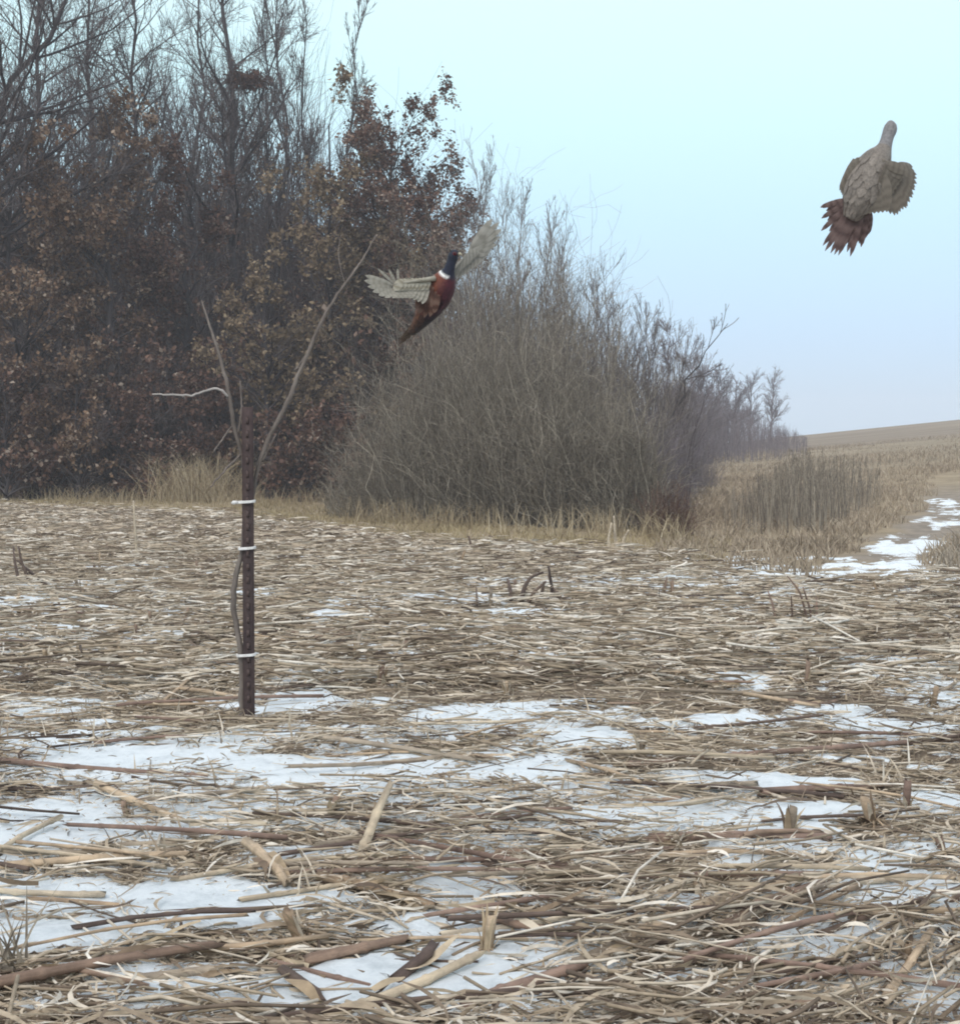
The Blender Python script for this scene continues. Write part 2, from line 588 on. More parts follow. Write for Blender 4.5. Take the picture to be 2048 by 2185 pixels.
def residue_angle(x, y, n, sig=0.38):
    mean = 0.12 * vnoise(x, y, 1.3, 30) + 0.55 * sstep(-0.1, 0.9, x) * (1 - sstep(3.0, 4.1, y)) - 0.12 * sstep(0, 1.5, -x) * (1 - sstep(3, 4.5, y))
    a = mean + rng.normal(0, sig, n)
    wild = rng.random(n) < 0.14
    return np.where(wild, rng.uniform(-1.5, 1.5, n), a)


def litter(name, label, n, ya, yb, power, shape, lo, hi, wlo, whi, zmax, snow_keep, mat=M_straw, sig=0.38, bright=0.0):
    x, y = sample_field(n, ya, yb, power)
    M = snow_m(x, y, False)
    inside = y < edge_y(x) + 0.35 * vnoise(x, y, 0.7, 20) + rng.normal(0, 0.25, n)
    inside &= ~((np.abs(path_dist(x, y)) < 0.9) & (y > 11.0))
    keep = inside & ((M < -0.05) | (rng.random(n) < snow_keep * (1.35 - np.clip(M, 0, 1.1))))
    x, y = x[keep], y[keep]
    n = len(x)
    th = residue_angle(x, y, n, sig)
    L = rng.uniform(lo, hi, n) * rng.choice([0.5, 1.0, 1.0, 1.7], n)
    d = np.stack([np.cos(th), np.sin(th), rng.normal(0, 0.08, n)], -1)
    z = zg(x, y) + 0.006 + rng.random(n) ** 1.7 * zmax * np.clip(1 + 1.1 * vnoise(x, y, 0.33, 33), 0.2, 2.2)
    C = np.stack([x, y, z], -1)
    g = Geo()
    rnd = np.clip(rng.beta(1.25, 1.2, n) + bright + 0.12 * vnoise(x, y, 0.6, 31), 0, 1)
    w = rng.uniform(wlo, whi, n)
    if shape == 'stalk':
        t = np.linspace(-0.5, 0.5, 3)
        P = C[:, None, :] + d[:, None, :] * (L[:, None] * t)[..., None]
        P[:, 1] += rng.normal(0, 0.006, (n, 3))
        P[..., 2] = np.maximum(P[..., 2], zg(P[..., 0], P[..., 1]) + 0.003)
        R = np.repeat(w[:, None] * 0.5, 3, 1) * np.array([1.1, 1.0, 0.85])
        g.tubes(P, R, 5, rnd, caps=True)
    else:
        K = 5
        t = np.linspace(-0.5, 0.5, K)
        sd_ = np.stack([-np.sin(th), np.cos(th), np.zeros(n)], -1)
        bend = rng.normal(0, 0.22, n) * L
        lift = np.abs(rng.normal(0, 0.05, n)) * L
        P = C[:, None, :] + d[:, None, :] * (L[:, None] * t)[..., None] + sd_[:, None, :] * (bend[:, None] * (t * t * 4 - 0.5))[..., None]
        P[..., 2] += lift[:, None] * (1 - 4 * t * t)
        P[..., 2] = np.maximum(P[..., 2], zg(P[..., 0], P[..., 1]) + 0.003)
        roll = rng.normal(0, 0.6, (n, 1)) + rng.normal(0, 0.5, (n, K)) * 0.5
        side = sd_[:, None, :] * np.cos(roll)[..., None] + np.array([0, 0, 1.0]) * np.sin(roll)[..., None]
        Wd = w[:, None] * np.array([0.35, 0.9, 1.0, 0.75, 0.15])
        g.ribbons(P, Wd, side, rnd)
    o = link(name, g.mesh(name, mat, False))
    return kind(o, 'stuff', label, 'residue')


litter('corn_leaf_litter', 'shredded corn leaves and husks carpeting the near field', 13500, 2.1, 6.5, 1.75, 'strip', 0.03, 0.14, 0.003, 0.011, 0.060, 0.22, sig=0.65)
litter('corn_chaff', 'fine chaff scattered over soil and snow in the near field', 74000, 2.1, 6.5, 1.7, 'strip', 0.007, 0.045, 0.0018, 0.0055, 0.035, 0.42, sig=0.9)
litter('stalk_fragments', 'thin broken stalk pieces strewn through the near litter', 6800, 2.1, 7.0, 1.75, 'stalk', 0.04, 0.24, 0.003, 0.009, 0.060, 0.14, sig=0.5)
litter('corn_leaf_litter', 'corn leaf litter covering the middle of the field', 36000, 6.0, 15, 1.5, 'strip', 0.04, 0.17, 0.006, 0.018, 0.09, 0.2, bright=0.07, sig=0.8)
litter('stalk_fragments', 'thin stalk pieces lying across the middle of the field', 12000, 6.0, 15, 1.6, 'stalk', 0.05, 0.32, 0.005, 0.015, 0.10, 0.2, bright=0.06, sig=0.5)
litter('corn_leaf_litter', 'pale corn litter thinning out towards the far field edge', 42000, 13, 28, 1.2, 'strip', 0.06, 0.24, 0.010, 0.030, 0.08, 0.3, bright=0.08, sig=0.7)


# ------------------------------------------------------------------ trees
def along(P, R, idx, t):
    K = P.shape[1]
    s = np.clip(t * (K - 1), 0, K - 1.001)
    i = s.astype(int)
    f = (s - i)[:, None]
    pos = P[idx, i] * (1 - f) + P[idx, i + 1] * f
    tan = unit(P[idx, i + 1] - P[idx, i])
    rad = R[idx, i] * (1 - f[:, 0]) + R[idx, i + 1] * f[:, 0]
    return pos, tan, rad


def grow(P, R, n, t0, t1, ang, lenfac, K, up, wob, rfac, minr, taper=0.3, ramp_t=0.6):
    L = np.linalg.norm(np.diff(P, axis=1), axis=2).sum(1)
    idx = rng.choice(len(P), n, p=L / L.sum())
    t = rng.uniform(t0, t1, n)
    pos, tan, rad = along(P, R, idx, t)
    perp = unit(np.cross(tan, rng.normal(size=(n, 3))))
    a = rng.normal(ang, 0.18, n)[:, None]
    d = unit(np.cos(a) * tan + np.sin(a) * perp + np.array([0, 0, up]))
    ln = L[idx] * lenfac * rng.uniform(0.55, 1.2, n) * (1.1 - ramp_t * t)
    Q = np.empty((n, K, 3))
    Q[:, 0] = pos
    for k in range(1, K):
        Q[:, k] = Q[:, k - 1] + d * (ln / (K - 1))[:, None]
        d = unit(d + rng.normal(0, wob, (n, 3)) + np.array([0, 0, up * 0.5]))
    r0 = np.maximum(np.minimum(rad * rfac, ln * 0.03 + minr), minr)
    RR = r0[:, None] * np.linspace(1, taper, K)[None]
    return Q, np.maximum(RR, minr * 0.75)


def trunk_path(pts, r0, r1, K=10, wob=0.05):
    pts = np.asarray(pts, float)
    s = np.concatenate([[0], np.cumsum(np.linalg.norm(np.diff(pts, axis=0), axis=1))])
    u = np.linspace(0, s[-1], K)
    P = np.stack([np.interp(u, s, pts[:, i]) for i in range(3)], -1)
    w = rng.normal(0, wob, (K, 3))
    w[0] = 0
    w[:, 2] = 0
    P += w
    tt = u / s[-1]
    R = r1 + (r0 - r1) * (1 - tt) ** 1.1
    R[0] *= 1.35
    return P[None], R[None]


def crown_limbs(P0, R0, H, W, n, zr, minr):
    zc = H - zr
    d = unit(rng.normal(size=(n, 3)))
    rad = rng.uniform(0.25, 1.0, n) ** (1 / 2.2)
    lump = 1 + 0.22 * vnoise(d[:, 0] * 1.7 + 3, d[:, 2] * 1.7 + d[:, 1], 0.7, int(rng.integers(1, 60)))
    zt = np.clip(zc / (0.9 * H), 0.1, 0.95)
    ti = np.full(n, zt)
    cpos, _, _ = along(P0, R0, np.zeros(n, int), ti)
    E = cpos + d * np.array([W, W * 0.85, zr]) * (rad * lump)[:, None]
    hd = np.linalg.norm(E[:, :2] - cpos[:, :2], axis=1)
    zs = np.clip(E[:, 2] - hd * rng.uniform(0.3, 1.0, n), 0.06 * H, 0.93 * H)
    S, _, rr = along(P0, R0, np.zeros(n, int), zs / H * 1.07)
    K = 7
    t = np.linspace(0, 1, K)[None, :, None]
    ln = np.linalg.norm(E - S, axis=1)
    C = (S + E) / 2 + rng.normal(0, 0.08, (n, 3)) * ln[:, None] + np.array([0, 0, 0.05]) * ln[:, None]
    Q = (1 - t) ** 2 * S[:, None] + 2 * t * (1 - t) * C[:, None] + t ** 2 * E[:, None]
    Q[:, 1:] += rng.normal(0, 0.02, (n, K - 1, 3)) * ln[:, None, None]
    r0 = np.minimum(rr * 0.55, ln * 0.022 + minr * 2)
    return Q, np.maximum(r0[:, None] * np.linspace(1, 0.25, K), minr)


def make_tree(name, base, H, W, style, trunk_r, leafmat=None, nleaf=0, label='', group=None, pts=None, nb=(26, 260, 1300), leaf=0.105,
              barkmat=None, twigmat=None, low=0.12, minr=0.0045, straight=False, crown=0.44, gap=-0.25):
    barkmat = barkmat or M_bark
    twigmat = twigmat or M_twig
    root = link(name, None, None, base)
    lean = rng.normal(0, 0.006 if straight else 0.03, 2) * H
    if pts is None:
        pts = [(0, 0, -0.15), (lean[0] * 0.3, lean[1] * 0.3, H * 0.45), (lean[0], lean[1], H)]
    if style == 'oak':
        pts[-1] = (pts[-1][0], pts[-1][1], H * 0.9)
    P0, R0 = trunk_path(pts, trunk_r, trunk_r * 0.18, 12, (0.004 if straight else 0.010) * H)
    lf = W / H
    if style == 'oak':
        P1, R1 = crown_limbs(P0, R0, H, W, int(nb[0] * 1.8), H * crown, minr)
        P2, R2 = grow(P1, R1, nb[1], 0.2, 1.0, 0.85, 0.45, 5, 0.05, 0.2, 0.55, minr * 1.3)
        P3, R3 = grow(P2, R2, nb[2], 0.1, 1.0, 0.8, 0.6, 4, 0.03, 0.22, 0.6, minr)
    elif style == 'bare':
        P1, R1 = grow(P0, R0, nb[0], low, 0.97, 0.75, lf * 1.25, 8, 0.10, 0.10, 0.55, minr * 2, ramp_t=0.6)
        P2, R2 = grow(P1, R1, nb[1], 0.12, 1.0, 0.65, 0.5, 6, 0.10, 0.13, 0.55, minr * 1.3)
        P3, R3 = grow(P2, R2, nb[2], 0.1, 1.0, 0.6, 0.55, 4, 0.08, 0.15, 0.6, minr)
    else:  # pole: narrow and upright
        P1, R1 = grow(P0, R0, nb[0], low, 0.97, 0.42, lf * 1.6, 8, 0.16, 0.06, 0.5, minr * 1.6, ramp_t=0.55)
        P2, R2 = grow(P1, R1, nb[1], 0.1, 1.0, 0.45, 0.5, 5, 0.16, 0.09, 0.55, minr * 1.2)
        P3, R3 = grow(P2, R2, nb[2], 0.1, 1.0, 0.5, 0.5, 4, 0.12, 0.12, 0.6, minr)
    g = Geo()
    g.tubes(P0, R0, 8, np.array([0.5]))
    link('trunk', g.mesh('trunk', barkmat, True), root)
    g = Geo()
    g.tubes(P1, R1, 5)
    link('limbs', g.mesh('limbs', barkmat, True), root)['kind'] = 'stuff'
    g = Geo()
    g.tubes(P2, R2, 3)
    g.tubes(P3, R3, 3)
    link('twigs', g.mesh('twigs', twigmat), root)['kind'] = 'stuff'
    if nleaf:
        n3 = int(nleaf * 0.8)
        ia = rng.integers(0, len(P3), n3)
        ca, _, _ = along(P3, R3, ia, rng.uniform(0.1, 1, n3))
        ib = rng.integers(0, len(P2), nleaf - n3)
        cb, _, _ = along(P2, R2, ib, rng.uniform(0.3, 1, nleaf - n3))
        C = np.concatenate([ca, cb])
        # leaves hang in clumps with bare gaps between
        keep = vnoise(C[:, 0] + 0.7 * C[:, 1], C[:, 2], 0.7, int(rng.integers(1, 90))) + 0.6 * vnoise(C[:, 1], C[:, 2] + C[:, 0], 0.3, 3) > gap
        C = C[keep] + rng.normal(0, 0.06, (keep.sum(), 3))
        g = Geo()
        cl = 0.5 + 0.3 * vnoise(C[:, 0] * 1.1, C[:, 2] + C[:, 1], 0.9, 5) + rng.normal(0, 0.26, len(C))
        g.leaves(C, leaf, np.clip(cl, 0, 1))
        link('foliage', g.mesh('foliage', leafmat), root)['kind'] = 'stuff'
    tag(root, label, 'tree', group)
    return root


def tree_at(name, px, Y, top, halfw, style, trunk_r, label, **kw):
    X = (px - CX) / F * Y
    z0 = float(zg(X, Y))
    H = at(px, top, Y)[2] - z0
    return make_tree(name, (X, Y, z0), H, halfw / F * Y, style, trunk_r, label=label, **kw)


GW = 'leafy oaks at the wood edge'
# oaks that kept their dead leaves
tree_at('oak_tree', 45, 30.5, 170, 250, 'oak', 0.11, 'brown leaved oak at the far left end of the wood edge', leafmat=M_oakleaf, nleaf=17000, group=GW)
tree_at('oak_tree', 235, 31.5, 130, 200, 'oak', 0.12, 'broad brown oak left of the bird perch post', leafmat=M_oakleaf, nleaf=15000, group=GW)
tree_at('oak_tree', 395, 33.0, 230, 170, 'oak', 0.10, 'half bare brown oak behind the bleached horizontal twig', leafmat=M_rustleaf, nleaf=15000, group=GW)
tree_at('oak_tree', 575, 29.6, 500, 170, 'oak', 0.085, 'small golden brown oak straight behind the metal post', leafmat=M_ochreleaf, nleaf=8000, group=GW)
tree_at('oak_tree', 705, 32.5, 180, 185, 'oak', 0.10, 'ochre leaved oak just left of the tallest oak crown', straight=True, leafmat=M_ochreleaf, nleaf=15000, group=GW)
tree_at('oak_tree', 832, 33.0, 150, 205, 'oak', 0.11, 'rounded oak crown of brown leaves standing against the open sky above the rooster', leafmat=M_rustleaf, nleaf=30000, group=GW, crown=0.36, low=0.2, nb=(48, 620, 4200), straight=True, gap=-0.7, leaf=0.09)
tree_at('oak_tree', 915, 30.5, 330, 95, 'oak', 0.07, 'slim brown oak directly behind the flying rooster', leafmat=M_rustleaf, nleaf=6500, group=GW)
tree_at('oak_tree', 120, 38.0, 130, 220, 'oak', 0.12, 'brown oak second row behind the far left oak', leafmat=M_rustleaf, nleaf=15000, group=GW)
tree_at('oak_tree', 470, 38.5, 200, 200, 'oak', 0.12, 'shadowy oak second row behind the post', leafmat=M_oakleaf, nleaf=9000, group=GW)
tree_at('oak_tree', 760, 38.0, 250, 190, 'oak', 0.12, 'shadowy oak second row below the round crown', leafmat=M_rustleaf, nleaf=15000, group=GW)
# low leafy saplings along the base of the wood
GS = 'leafy saplings along the foot of the wood'
for px, Y, top, hw, m, nl, lab in [
        (20, 29.0, 690, 120, M_rustleaf, 4200, 'low rusty sapling in the left corner of the wood edge'),
        (165, 29.2, 660, 130, M_oakleaf, 5000, 'bushy brown sapling below the broad left oak'),
        (330, 29.4, 740, 110, M_rustleaf, 4200, 'rust leaved sapling below the bleached horizontal twig'),
        (455, 29.8, 690, 100, M_rustleaf, 3000, 'thin brown sapling left beside the post'),
        (640, 28.2, 850, 110, M_rustleaf, 3000, 'low rusty sapling right behind the long slanting branch'),
        (735, 27.8, 800, 90, M_rustleaf, 1900, 'sparse brown sapling where the wood meets the willow thicket'),
        (250, 30.5, 640, 120, M_rustleaf, 4000, 'reddish sapling between two bushy ones left of the post'),
        (85, 30.2, 800, 110, M_rustleaf, 3600, 'dense low sapling with hanging dead leaves far left')]:
    tree_at('oak_sapling', px, Y, top, hw, 'oak', 0.045, lab, leafmat=m, nleaf=nl, group=GS, nb=(26, 160, 600), leaf=0.105, low=0.04, crown=0.5)

GB = 'tall bare trees of the wood'
# tall bare trees
X0 = (-95 - CX) / F * 30.0
b0 = at(-95, 1000, 30.0)
lead = [tuple(at(p, q, 30.0) - np.array([b0[0], 30.0, 0.0])) for p, q in ((-95, 1060), (-70, 500), (5, 210), (75, 100), (120, 40), (215, -110))]
make_tree('bare_tree', (b0[0], 30.0, 0), 11.5, 3.4, 'bare', 0.17, label='dark leaning bare tree entering at the upper left corner', group=GB, pts=lead, nb=(38, 380, 2800), low=0.35, minr=0.005)
tree_at('bare_tree', 80, 34.0, -260, 230, 'bare', 0.12, 'bare tree with spreading crown in the upper left', group=GB, nb=(46, 420, 3600), low=0.35, minr=0.005)
tree_at('bare_tree', 300, 35.0, -180, 200, 'bare', 0.11, 'bare tree rising behind the broad left oak', group=GB, nb=(46, 420, 3600), low=0.35, minr=0.005)
tree_at('bare_tree', 190, 40.0, -220, 220, 'bare', 0.12, 'bare tree deep in the wood at the upper left', group=GB, nb=(46, 420, 3600), low=0.3, minr=0.0055)
pts = [(0, 0, -0.15), (-0.05, 0, 5.0), (0.05, 0.1, 9.5), (-0.25, 0, 15.5)]
tree_at('bare_tree', 497, 35.0, -190, 200, 'bare', 0.15, 'straight dark trunk with a leaf nest beside it', group=GB, pts=pts, straight=True, nb=(26, 300, 2400), low=0.42, minr=0.005)
tree_at('bare_tree', 405, 41.0, -120, 190, 'bare', 0.11, 'bare tree left of the straight dark trunk', group=GB, nb=(42, 400, 3200), low=0.35, minr=0.0055)
tree_at('bare_tree', 600, 41.0, -60, 170, 'bare', 0.10, 'bare tree right behind the leaf nest', group=GB, nb=(40, 380, 3000), low=0.35, minr=0.0055)
GP = 'slender pole trees at the wood corner'
for px, Y, top, hw, r, lab in [(584, 36, -90, 90, 0.07, 'slender bare pole tree just right of the leaf nest'), (628, 37, -60, 90, 0.07, 'second slender bare pole tree from the leaf nest'),
                               (668, 36.5, -40, 80, 0.06, 'third slender bare pole tree from the leaf nest'), (712, 37, 10, 75, 0.06, 'slender bare pole tree, last but one before the open sky'),
                               (752, 36, 80, 70, 0.055, 'shortest slender bare pole tree beside the open sky')]:
    tree_at('pole_tree', px, Y, top, hw, 'pole', r, lab, group=GP, nb=(34, 260, 1500), low=0.3, minr=0.0055)

GR = 'bare saplings behind the willow thicket'
for px, Y, top, hw, lab in [
        (1010, 26, 345, 70, 'bare sapling beside the rooster wing tip'), (1050, 25.5, 330, 60, 'tallest bare sapling behind the willow thicket'),
        (1105, 26, 375, 60, 'bare sapling next right of the tallest one'), (1155, 25, 395, 60, 'bare sapling with fanned tips above the thicket'),
        (1205, 26, 480, 60, 'bare sapling over the middle of the thicket'), (1262, 25, 500, 70, 'bare sapling with a lone spike top right of the thicket middle'),
        (1330, 25, 590, 70, 'dark bare sapling over the right shoulder of the thicket'), (1385, 24.5, 590, 60, 'bare sapling leaning over the right end of the thicket'),
        (1080, 29, 420, 80, 'bare sapling half hidden behind the tallest one'), (1180, 30, 470, 80, 'bare sapling half hidden over the middle of the thicket'),
        (1290, 29, 560, 80, 'bare sapling half hidden over the right shoulder'), (1440, 30, 690, 70, 'low bare sapling past the right end of the thicket')]:
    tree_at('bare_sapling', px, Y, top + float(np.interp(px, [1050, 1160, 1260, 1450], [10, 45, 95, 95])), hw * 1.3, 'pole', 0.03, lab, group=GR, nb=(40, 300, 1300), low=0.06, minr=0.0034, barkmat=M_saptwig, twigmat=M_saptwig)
# one long leaning shoot over the thicket's right end
b = at(1395, 1000, 23.0)
zb = float(zg(b[0], 23.0))
lean = [tuple(at(p, q, 23.0) - np.array([b[0], 23.0, zb])) for p, q in ((1395, 1050), (1425, 900), (1480, 790), (1550, 690))]
make_tree('bare_sapling', (b[0], 23.0, zb), 3.0, 0.5, 'pole', 0.03, label='long bare shoot leaning right out of the thicket', group=GR, pts=lean, nb=(9, 26, 60), low=0.4, minr=0.0045)

GF = 'far hedgerow trees below the hill'
for px, Y, top, hw, st, r, lab in [
        (1425, 44, 700, 70, 'bare', 0.04, 'nearest far bare tree right behind the thicket end'), (1465, 48, 745, 70, 'bare', 0.045, 'second far bare tree of the hedgerow'),
        (1500, 54, 775, 70, 'bare', 0.06, 'third far bare tree of the hedgerow'), (1535, 58, 790, 60, 'bare', 0.05, 'fourth far bare tree of the hedgerow'),
        (1567, 64, 812, 50, 'bare', 0.07, 'fifth far bare tree of the hedgerow'), (1598, 80, 815, 45, 'bare', 0.07, 'far bare tree standing clear, last but one before the hill'),
        (1641, 84, 803, 42, 'bare', 0.08, 'last far bare tree standing alone against the sky')]:
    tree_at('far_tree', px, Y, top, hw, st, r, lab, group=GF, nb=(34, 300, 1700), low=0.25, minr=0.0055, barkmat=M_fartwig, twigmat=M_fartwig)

# leaf nest in the tall trunk's fork
c = at(525, 172, 35.0)
nest = link('leaf_nest', None, None, c)
g = Geo()
C = rng.normal(0, 1, (900, 3)) * np.array([0.30, 0.22, 0.13]) * rng.random((900, 1)) ** 0.3
C[:, 2] += 0.12 * np.abs(C[:, 0])
g.leaves(C, 0.11, rng.uniform(0, 0.45, 900))
link('leaf_mass', g.mesh('leaf_mass', M_rustleaf), nest)['kind'] = 'stuff'
g = Geo()
A = rng.normal(0, 1, (90, 3)) * np.array([0.30, 0.18, 0.10])
B = A + rng.normal(0, 0.3, (90, 3)) * np.array([1, 0.6, 0.5])
g.tubes(np.stack([A, (A + B) / 2 + rng.normal(0, 0.03, A.shape), B], 1), np.full((90, 3), 0.008), 3)
link('stick_frame', g.mesh('stick_frame', M_twig), nest)['kind'] = 'stuff'
tag(nest, 'dark clump of leaves and sticks lodged on the straight trunk', 'nest')

# deep wood behind, read as one mass
def thicket_mass(name, label, px0, px1, Y0, Y1, top_fn, n, r, mat, K=6, twigs=2.0, leafn=0, leafmat=None):
    px = rng.uniform(px0, px1, n)
    Y = rng.uniform(Y0, Y1, n)
    X = (px - CX) / F * Y
    z0 = zg(X, Y)
    H = (at(px, top_fn(px), Y)[:, 2] - z0) * rng.uniform(0.45, 1.0, n)
    H = np.maximum(H, 0.4)
    t = np.linspace(0, 1, K)
    lean = rng.normal(0, 0.10, (n, 2)) * H[:, None]
    P = np.zeros((n, K, 3))
    P[..., 0] = X[:, None] + lean[:, :1] * t ** 1.5
    P[..., 1] = Y[:, None] + lean[:, 1:] * t ** 1.5
    P[..., 2] = z0[:, None] - 0.05 + H[:, None] * t
    P[:, 1:, :2] += rng.normal(0, 0.02, (n, K - 1, 2)) * H[:, None, None]
    R = np.maximum(H[:, None] * r * (1 - 0.8 * t), 0.004)
    g = Geo()
    g.tubes(P, R, 3)
    Q, S = grow(P, R, int(n * twigs), 0.15, 1.0, 0.6, 0.35, 4, 0.1, 0.15, 0.6, 0.004)
    g.tubes(Q, S, 3)
    o = link(name, g.mesh(name, mat))
    kind(o, 'stuff', label, 'woods')
    if leafn:
        ia = rng.integers(0, len(Q), leafn)
        C, _, _ = along(Q, S, ia, rng.uniform(0.1, 1, leafn))
        g = Geo()
        g.leaves(C + rng.normal(0, 0.1, C.shape), 0.14)
        o = link('woodland_foliage', g.mesh('woodland_foliage', leafmat))
        kind(o, 'stuff', 'dead brown leaves clinging deep inside the wood', 'leaves')


thicket_mass('deep_woods', 'tangle of stems deep inside the wood behind the front oaks', -250, 1010, 41, 58,
             lambda p: np.interp(p, [-250, 0, 700, 850, 1010], [420, 430, 440, 480, 640]), 2300, 0.006, M_bark, twigs=4.5, leafn=20000, leafmat=M_rustleaf)
thicket_mass('deep_woods', 'fine grey twigs showing between the crowns high in the wood', -250, 900, 36, 50,
             lambda p: np.interp(p, [-250, 0, 600, 760, 900], [30, 60, 90, 230, 420]), 800, 0.0035, M_twig, twigs=13)
thicket_mass('deep_woods', 'low stems crowded at the foot of the wood', -250, 800, 30, 36,
             lambda p: np.full(np.shape(p), 700.0), 1500, 0.006, M_bark, twigs=4.0, leafn=9000, leafmat=M_rustleaf)
thicket_mass('deep_woods', 'brush filling the gap behind the willow thicket', 960, 1470, 23, 33,
             lambda p: np.interp(p, [960, 1100, 1250, 1400, 1470], [560, 560, 640, 770, 830]), 1300, 0.006, M_twig, twigs=4.0)
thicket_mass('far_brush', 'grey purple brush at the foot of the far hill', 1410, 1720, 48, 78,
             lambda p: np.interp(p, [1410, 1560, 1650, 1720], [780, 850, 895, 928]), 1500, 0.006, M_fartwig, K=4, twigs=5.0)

# ------------------------------------------------------------------ willow thicket in front of the wood
GWI = 'willow shrubs of the big thicket'


def shrub(px, Y, top, hw, n, label, mat=M_willow, group=GWI, name='willow_shrub', leafn=0, low=0.0, up=0.95, twigs=8.0, shoots=0):
    X = (px - CX) / F * Y
    z0 = float(zg(X, Y))
    root = link(name, None, None, (X, Y, z0))
    H = at(px, top, Y)[2] - z0
    W = hw / F * Y
    K = 7
    t = np.linspace(0, 1, K)
    az = rng.uniform(0, 2 * np.pi, n)
    sp = np.sqrt(rng.random(n))
    br = 0.72 * W * sp
    hh = H * (1 - 0.42 * sp ** 2.2) * (0.35 + 0.75 * rng.beta(2.2, 1.5, n))
    hh = hh * (0.88 + 0.34 * vnoise(X + np.cos(az) * W * sp, Y + 0 * az, 0.42, 71))
    if shoots:
        hh[:shoots] = H * rng.uniform(1.0, 1.32, shoots)
    ox, oy = np.cos(az) * br, np.sin(az) * br * 0.8
    sx, sy = np.cos(az) * W * sp + rng.normal(0, 0.09, n) * H, np.sin(az) * W * sp * 0.8 + rng.normal(0, 0.08, n) * H
    P = np.zeros((n, K, 3))
    P[..., 0] = ox[:, None] + (sx - ox)[:, None] * t ** 1.4
    P[..., 1] = oy[:, None] + (sy - oy)[:, None] * t ** 1.4
    P[..., 2] = -0.05 + hh[:, None] * t ** up
    P[:, 1:] += np.cumsum(rng.normal(0, 0.030, (n, K - 1, 3)), 1) * H
    R = (0.0028 + 0.006 * rng.random(n) ** 2.5)[:, None] * (1 - 0.7 * t)
    g = Geo()
    g.tubes(P, R, 3)
    link('stems', g.mesh('stems', mat), root)['kind'] = 'stuff'
    Q, S = grow(P, R, int(n * twigs), 0.1, 1.0, 0.85, 0.36, 5, 0.09, 0.30, 0.6, 0.0021)
    g = Geo()
    g.tubes(Q, S, 3)
    link('twigs', g.mesh('twigs', mat), root)['kind'] = 'stuff'
    tag(root, label, 'shrub', group)
    return root


for px, Y, top, hw, n, lab in [
        (835, 21.3, 790, 110, 420, 'leftmost willow shrub of the thicket, against the dark wood'), (905, 20.7, 690, 120, 520, 'willow shrub right below the flying rooster'),
        (985, 20.2, 605, 130, 620, 'tall grey willow shrub left of the thicket middle'), (1065, 19.8, 612, 130, 620, 'grey willow shrub in the middle of the thicket'),
        (1145, 19.3, 655, 130, 620, 'grey willow shrub right of the thicket middle'), (1225, 18.8, 715, 130, 600, 'broad willow shrub on the right side of the thicket'),
        (1305, 18.4, 770, 95, 440, 'rounded willow shrub second from the right end'), (1365, 18.0, 860, 65, 300, 'small willow shrub at the right end of the thicket'),
        (1030, 21.8, 600, 150, 420, 'willow shrub at the back of the thicket middle'), (1190, 21.2, 640, 150, 420, 'willow shrub at the back right of the thicket'),
        (760, 21.6, 930, 90, 320, 'low pale shrub at the left foot of the thicket')]:
    shrub(px, Y, top + rng.uniform(-10, 50), hw, int(n * 0.62), lab, shoots=26)
shrub(1432, 16.8, 985, 62, 200, 'low dark reddish bramble at the right foot of the thicket', mat=M_rustleaf, group=None, name='bramble', twigs=5)
shrub(1415, 21.0, 830, 55, 200, 'purple grey shrub behind the right end of the thicket', mat=M_fartwig, group=None, name='dogwood_shrub')
shrub(1480, 30.0, 880, 60, 180, 'purple grey shrub between the thicket and the far hedgerow', mat=M_fartwig, group=None, name='dogwood_shrub')


for px, Y, top, hw, n, lab in [
        (1035, 23.5, 400, 90, 60, 'fan of thin bare stems rising beside the tallest sapling'), (1125, 23.0, 430, 90, 60, 'fan of thin bare stems above the thicket middle'),
        (1215, 23.0, 520, 95, 60, 'fan of thin bare stems above the broad right willow'), (1305, 22.5, 600, 95, 55, 'fan of thin bare stems above the right shoulder'),
        (1375, 22.0, 680, 85, 50, 'fan of thin bare stems above the right end'), (1450, 26.0, 740, 80, 45, 'fan of thin bare stems past the right end of the thicket')]:
    shrub(px, Y, top + float(np.interp(px, [1035, 1125, 1215, 1450], [0, 40, 75, 90])), hw, n, lab, mat=M_saptwig, group='stem fans behind the thicket', name='stem_fan', twigs=12)


# ------------------------------------------------------------------ grass and weeds
def blades(name, label, X, Y, h, w, mat, lean=0.35, cat='grass', curve=0.5):
    n = len(X)
    z0 = zg(X, Y)
    az = rng.uniform(0, 2 * np.pi, n)
    ln = np.abs(rng.normal(0, lean, n)) * h
    K = 4
    t = np.linspace(0, 1, K)
    P = np.zeros((n, K, 3))
    P[..., 0] = X[:, None] + np.cos(az)[:, None] * ln[:, None] * t ** 1.6
    P[..., 1] = Y[:, None] + np.sin(az)[:, None] * ln[:, None] * t ** 1.6
    P[..., 2] = z0[:, None] - 0.01 + h[:, None] * (t - 0.25 * curve * t ** 3)
    sa = rng.uniform(-0.7, 0.7, n)
    side = np.stack([np.cos(sa), np.sin(sa), np.zeros(n)], -1)
    g = Geo()
    g.ribbons(P, w[:, None] * np.array([1.0, 0.9, 0.6, 0.12]), side, np.clip(rng.beta(2, 2, n) + 0.2 * vnoise(X, Y, 1.2, 40), 0, 1))
    o = link(name, g.mesh(name, mat))
    return kind(o, 'stuff', label, cat)


def px_area(n, pxa, pxb, Ya, Yb):
    px = rng.uniform(pxa, pxb, n)
    Y = rng.uniform(Ya, Yb, n)
    return (px - CX) / F * Y, Y


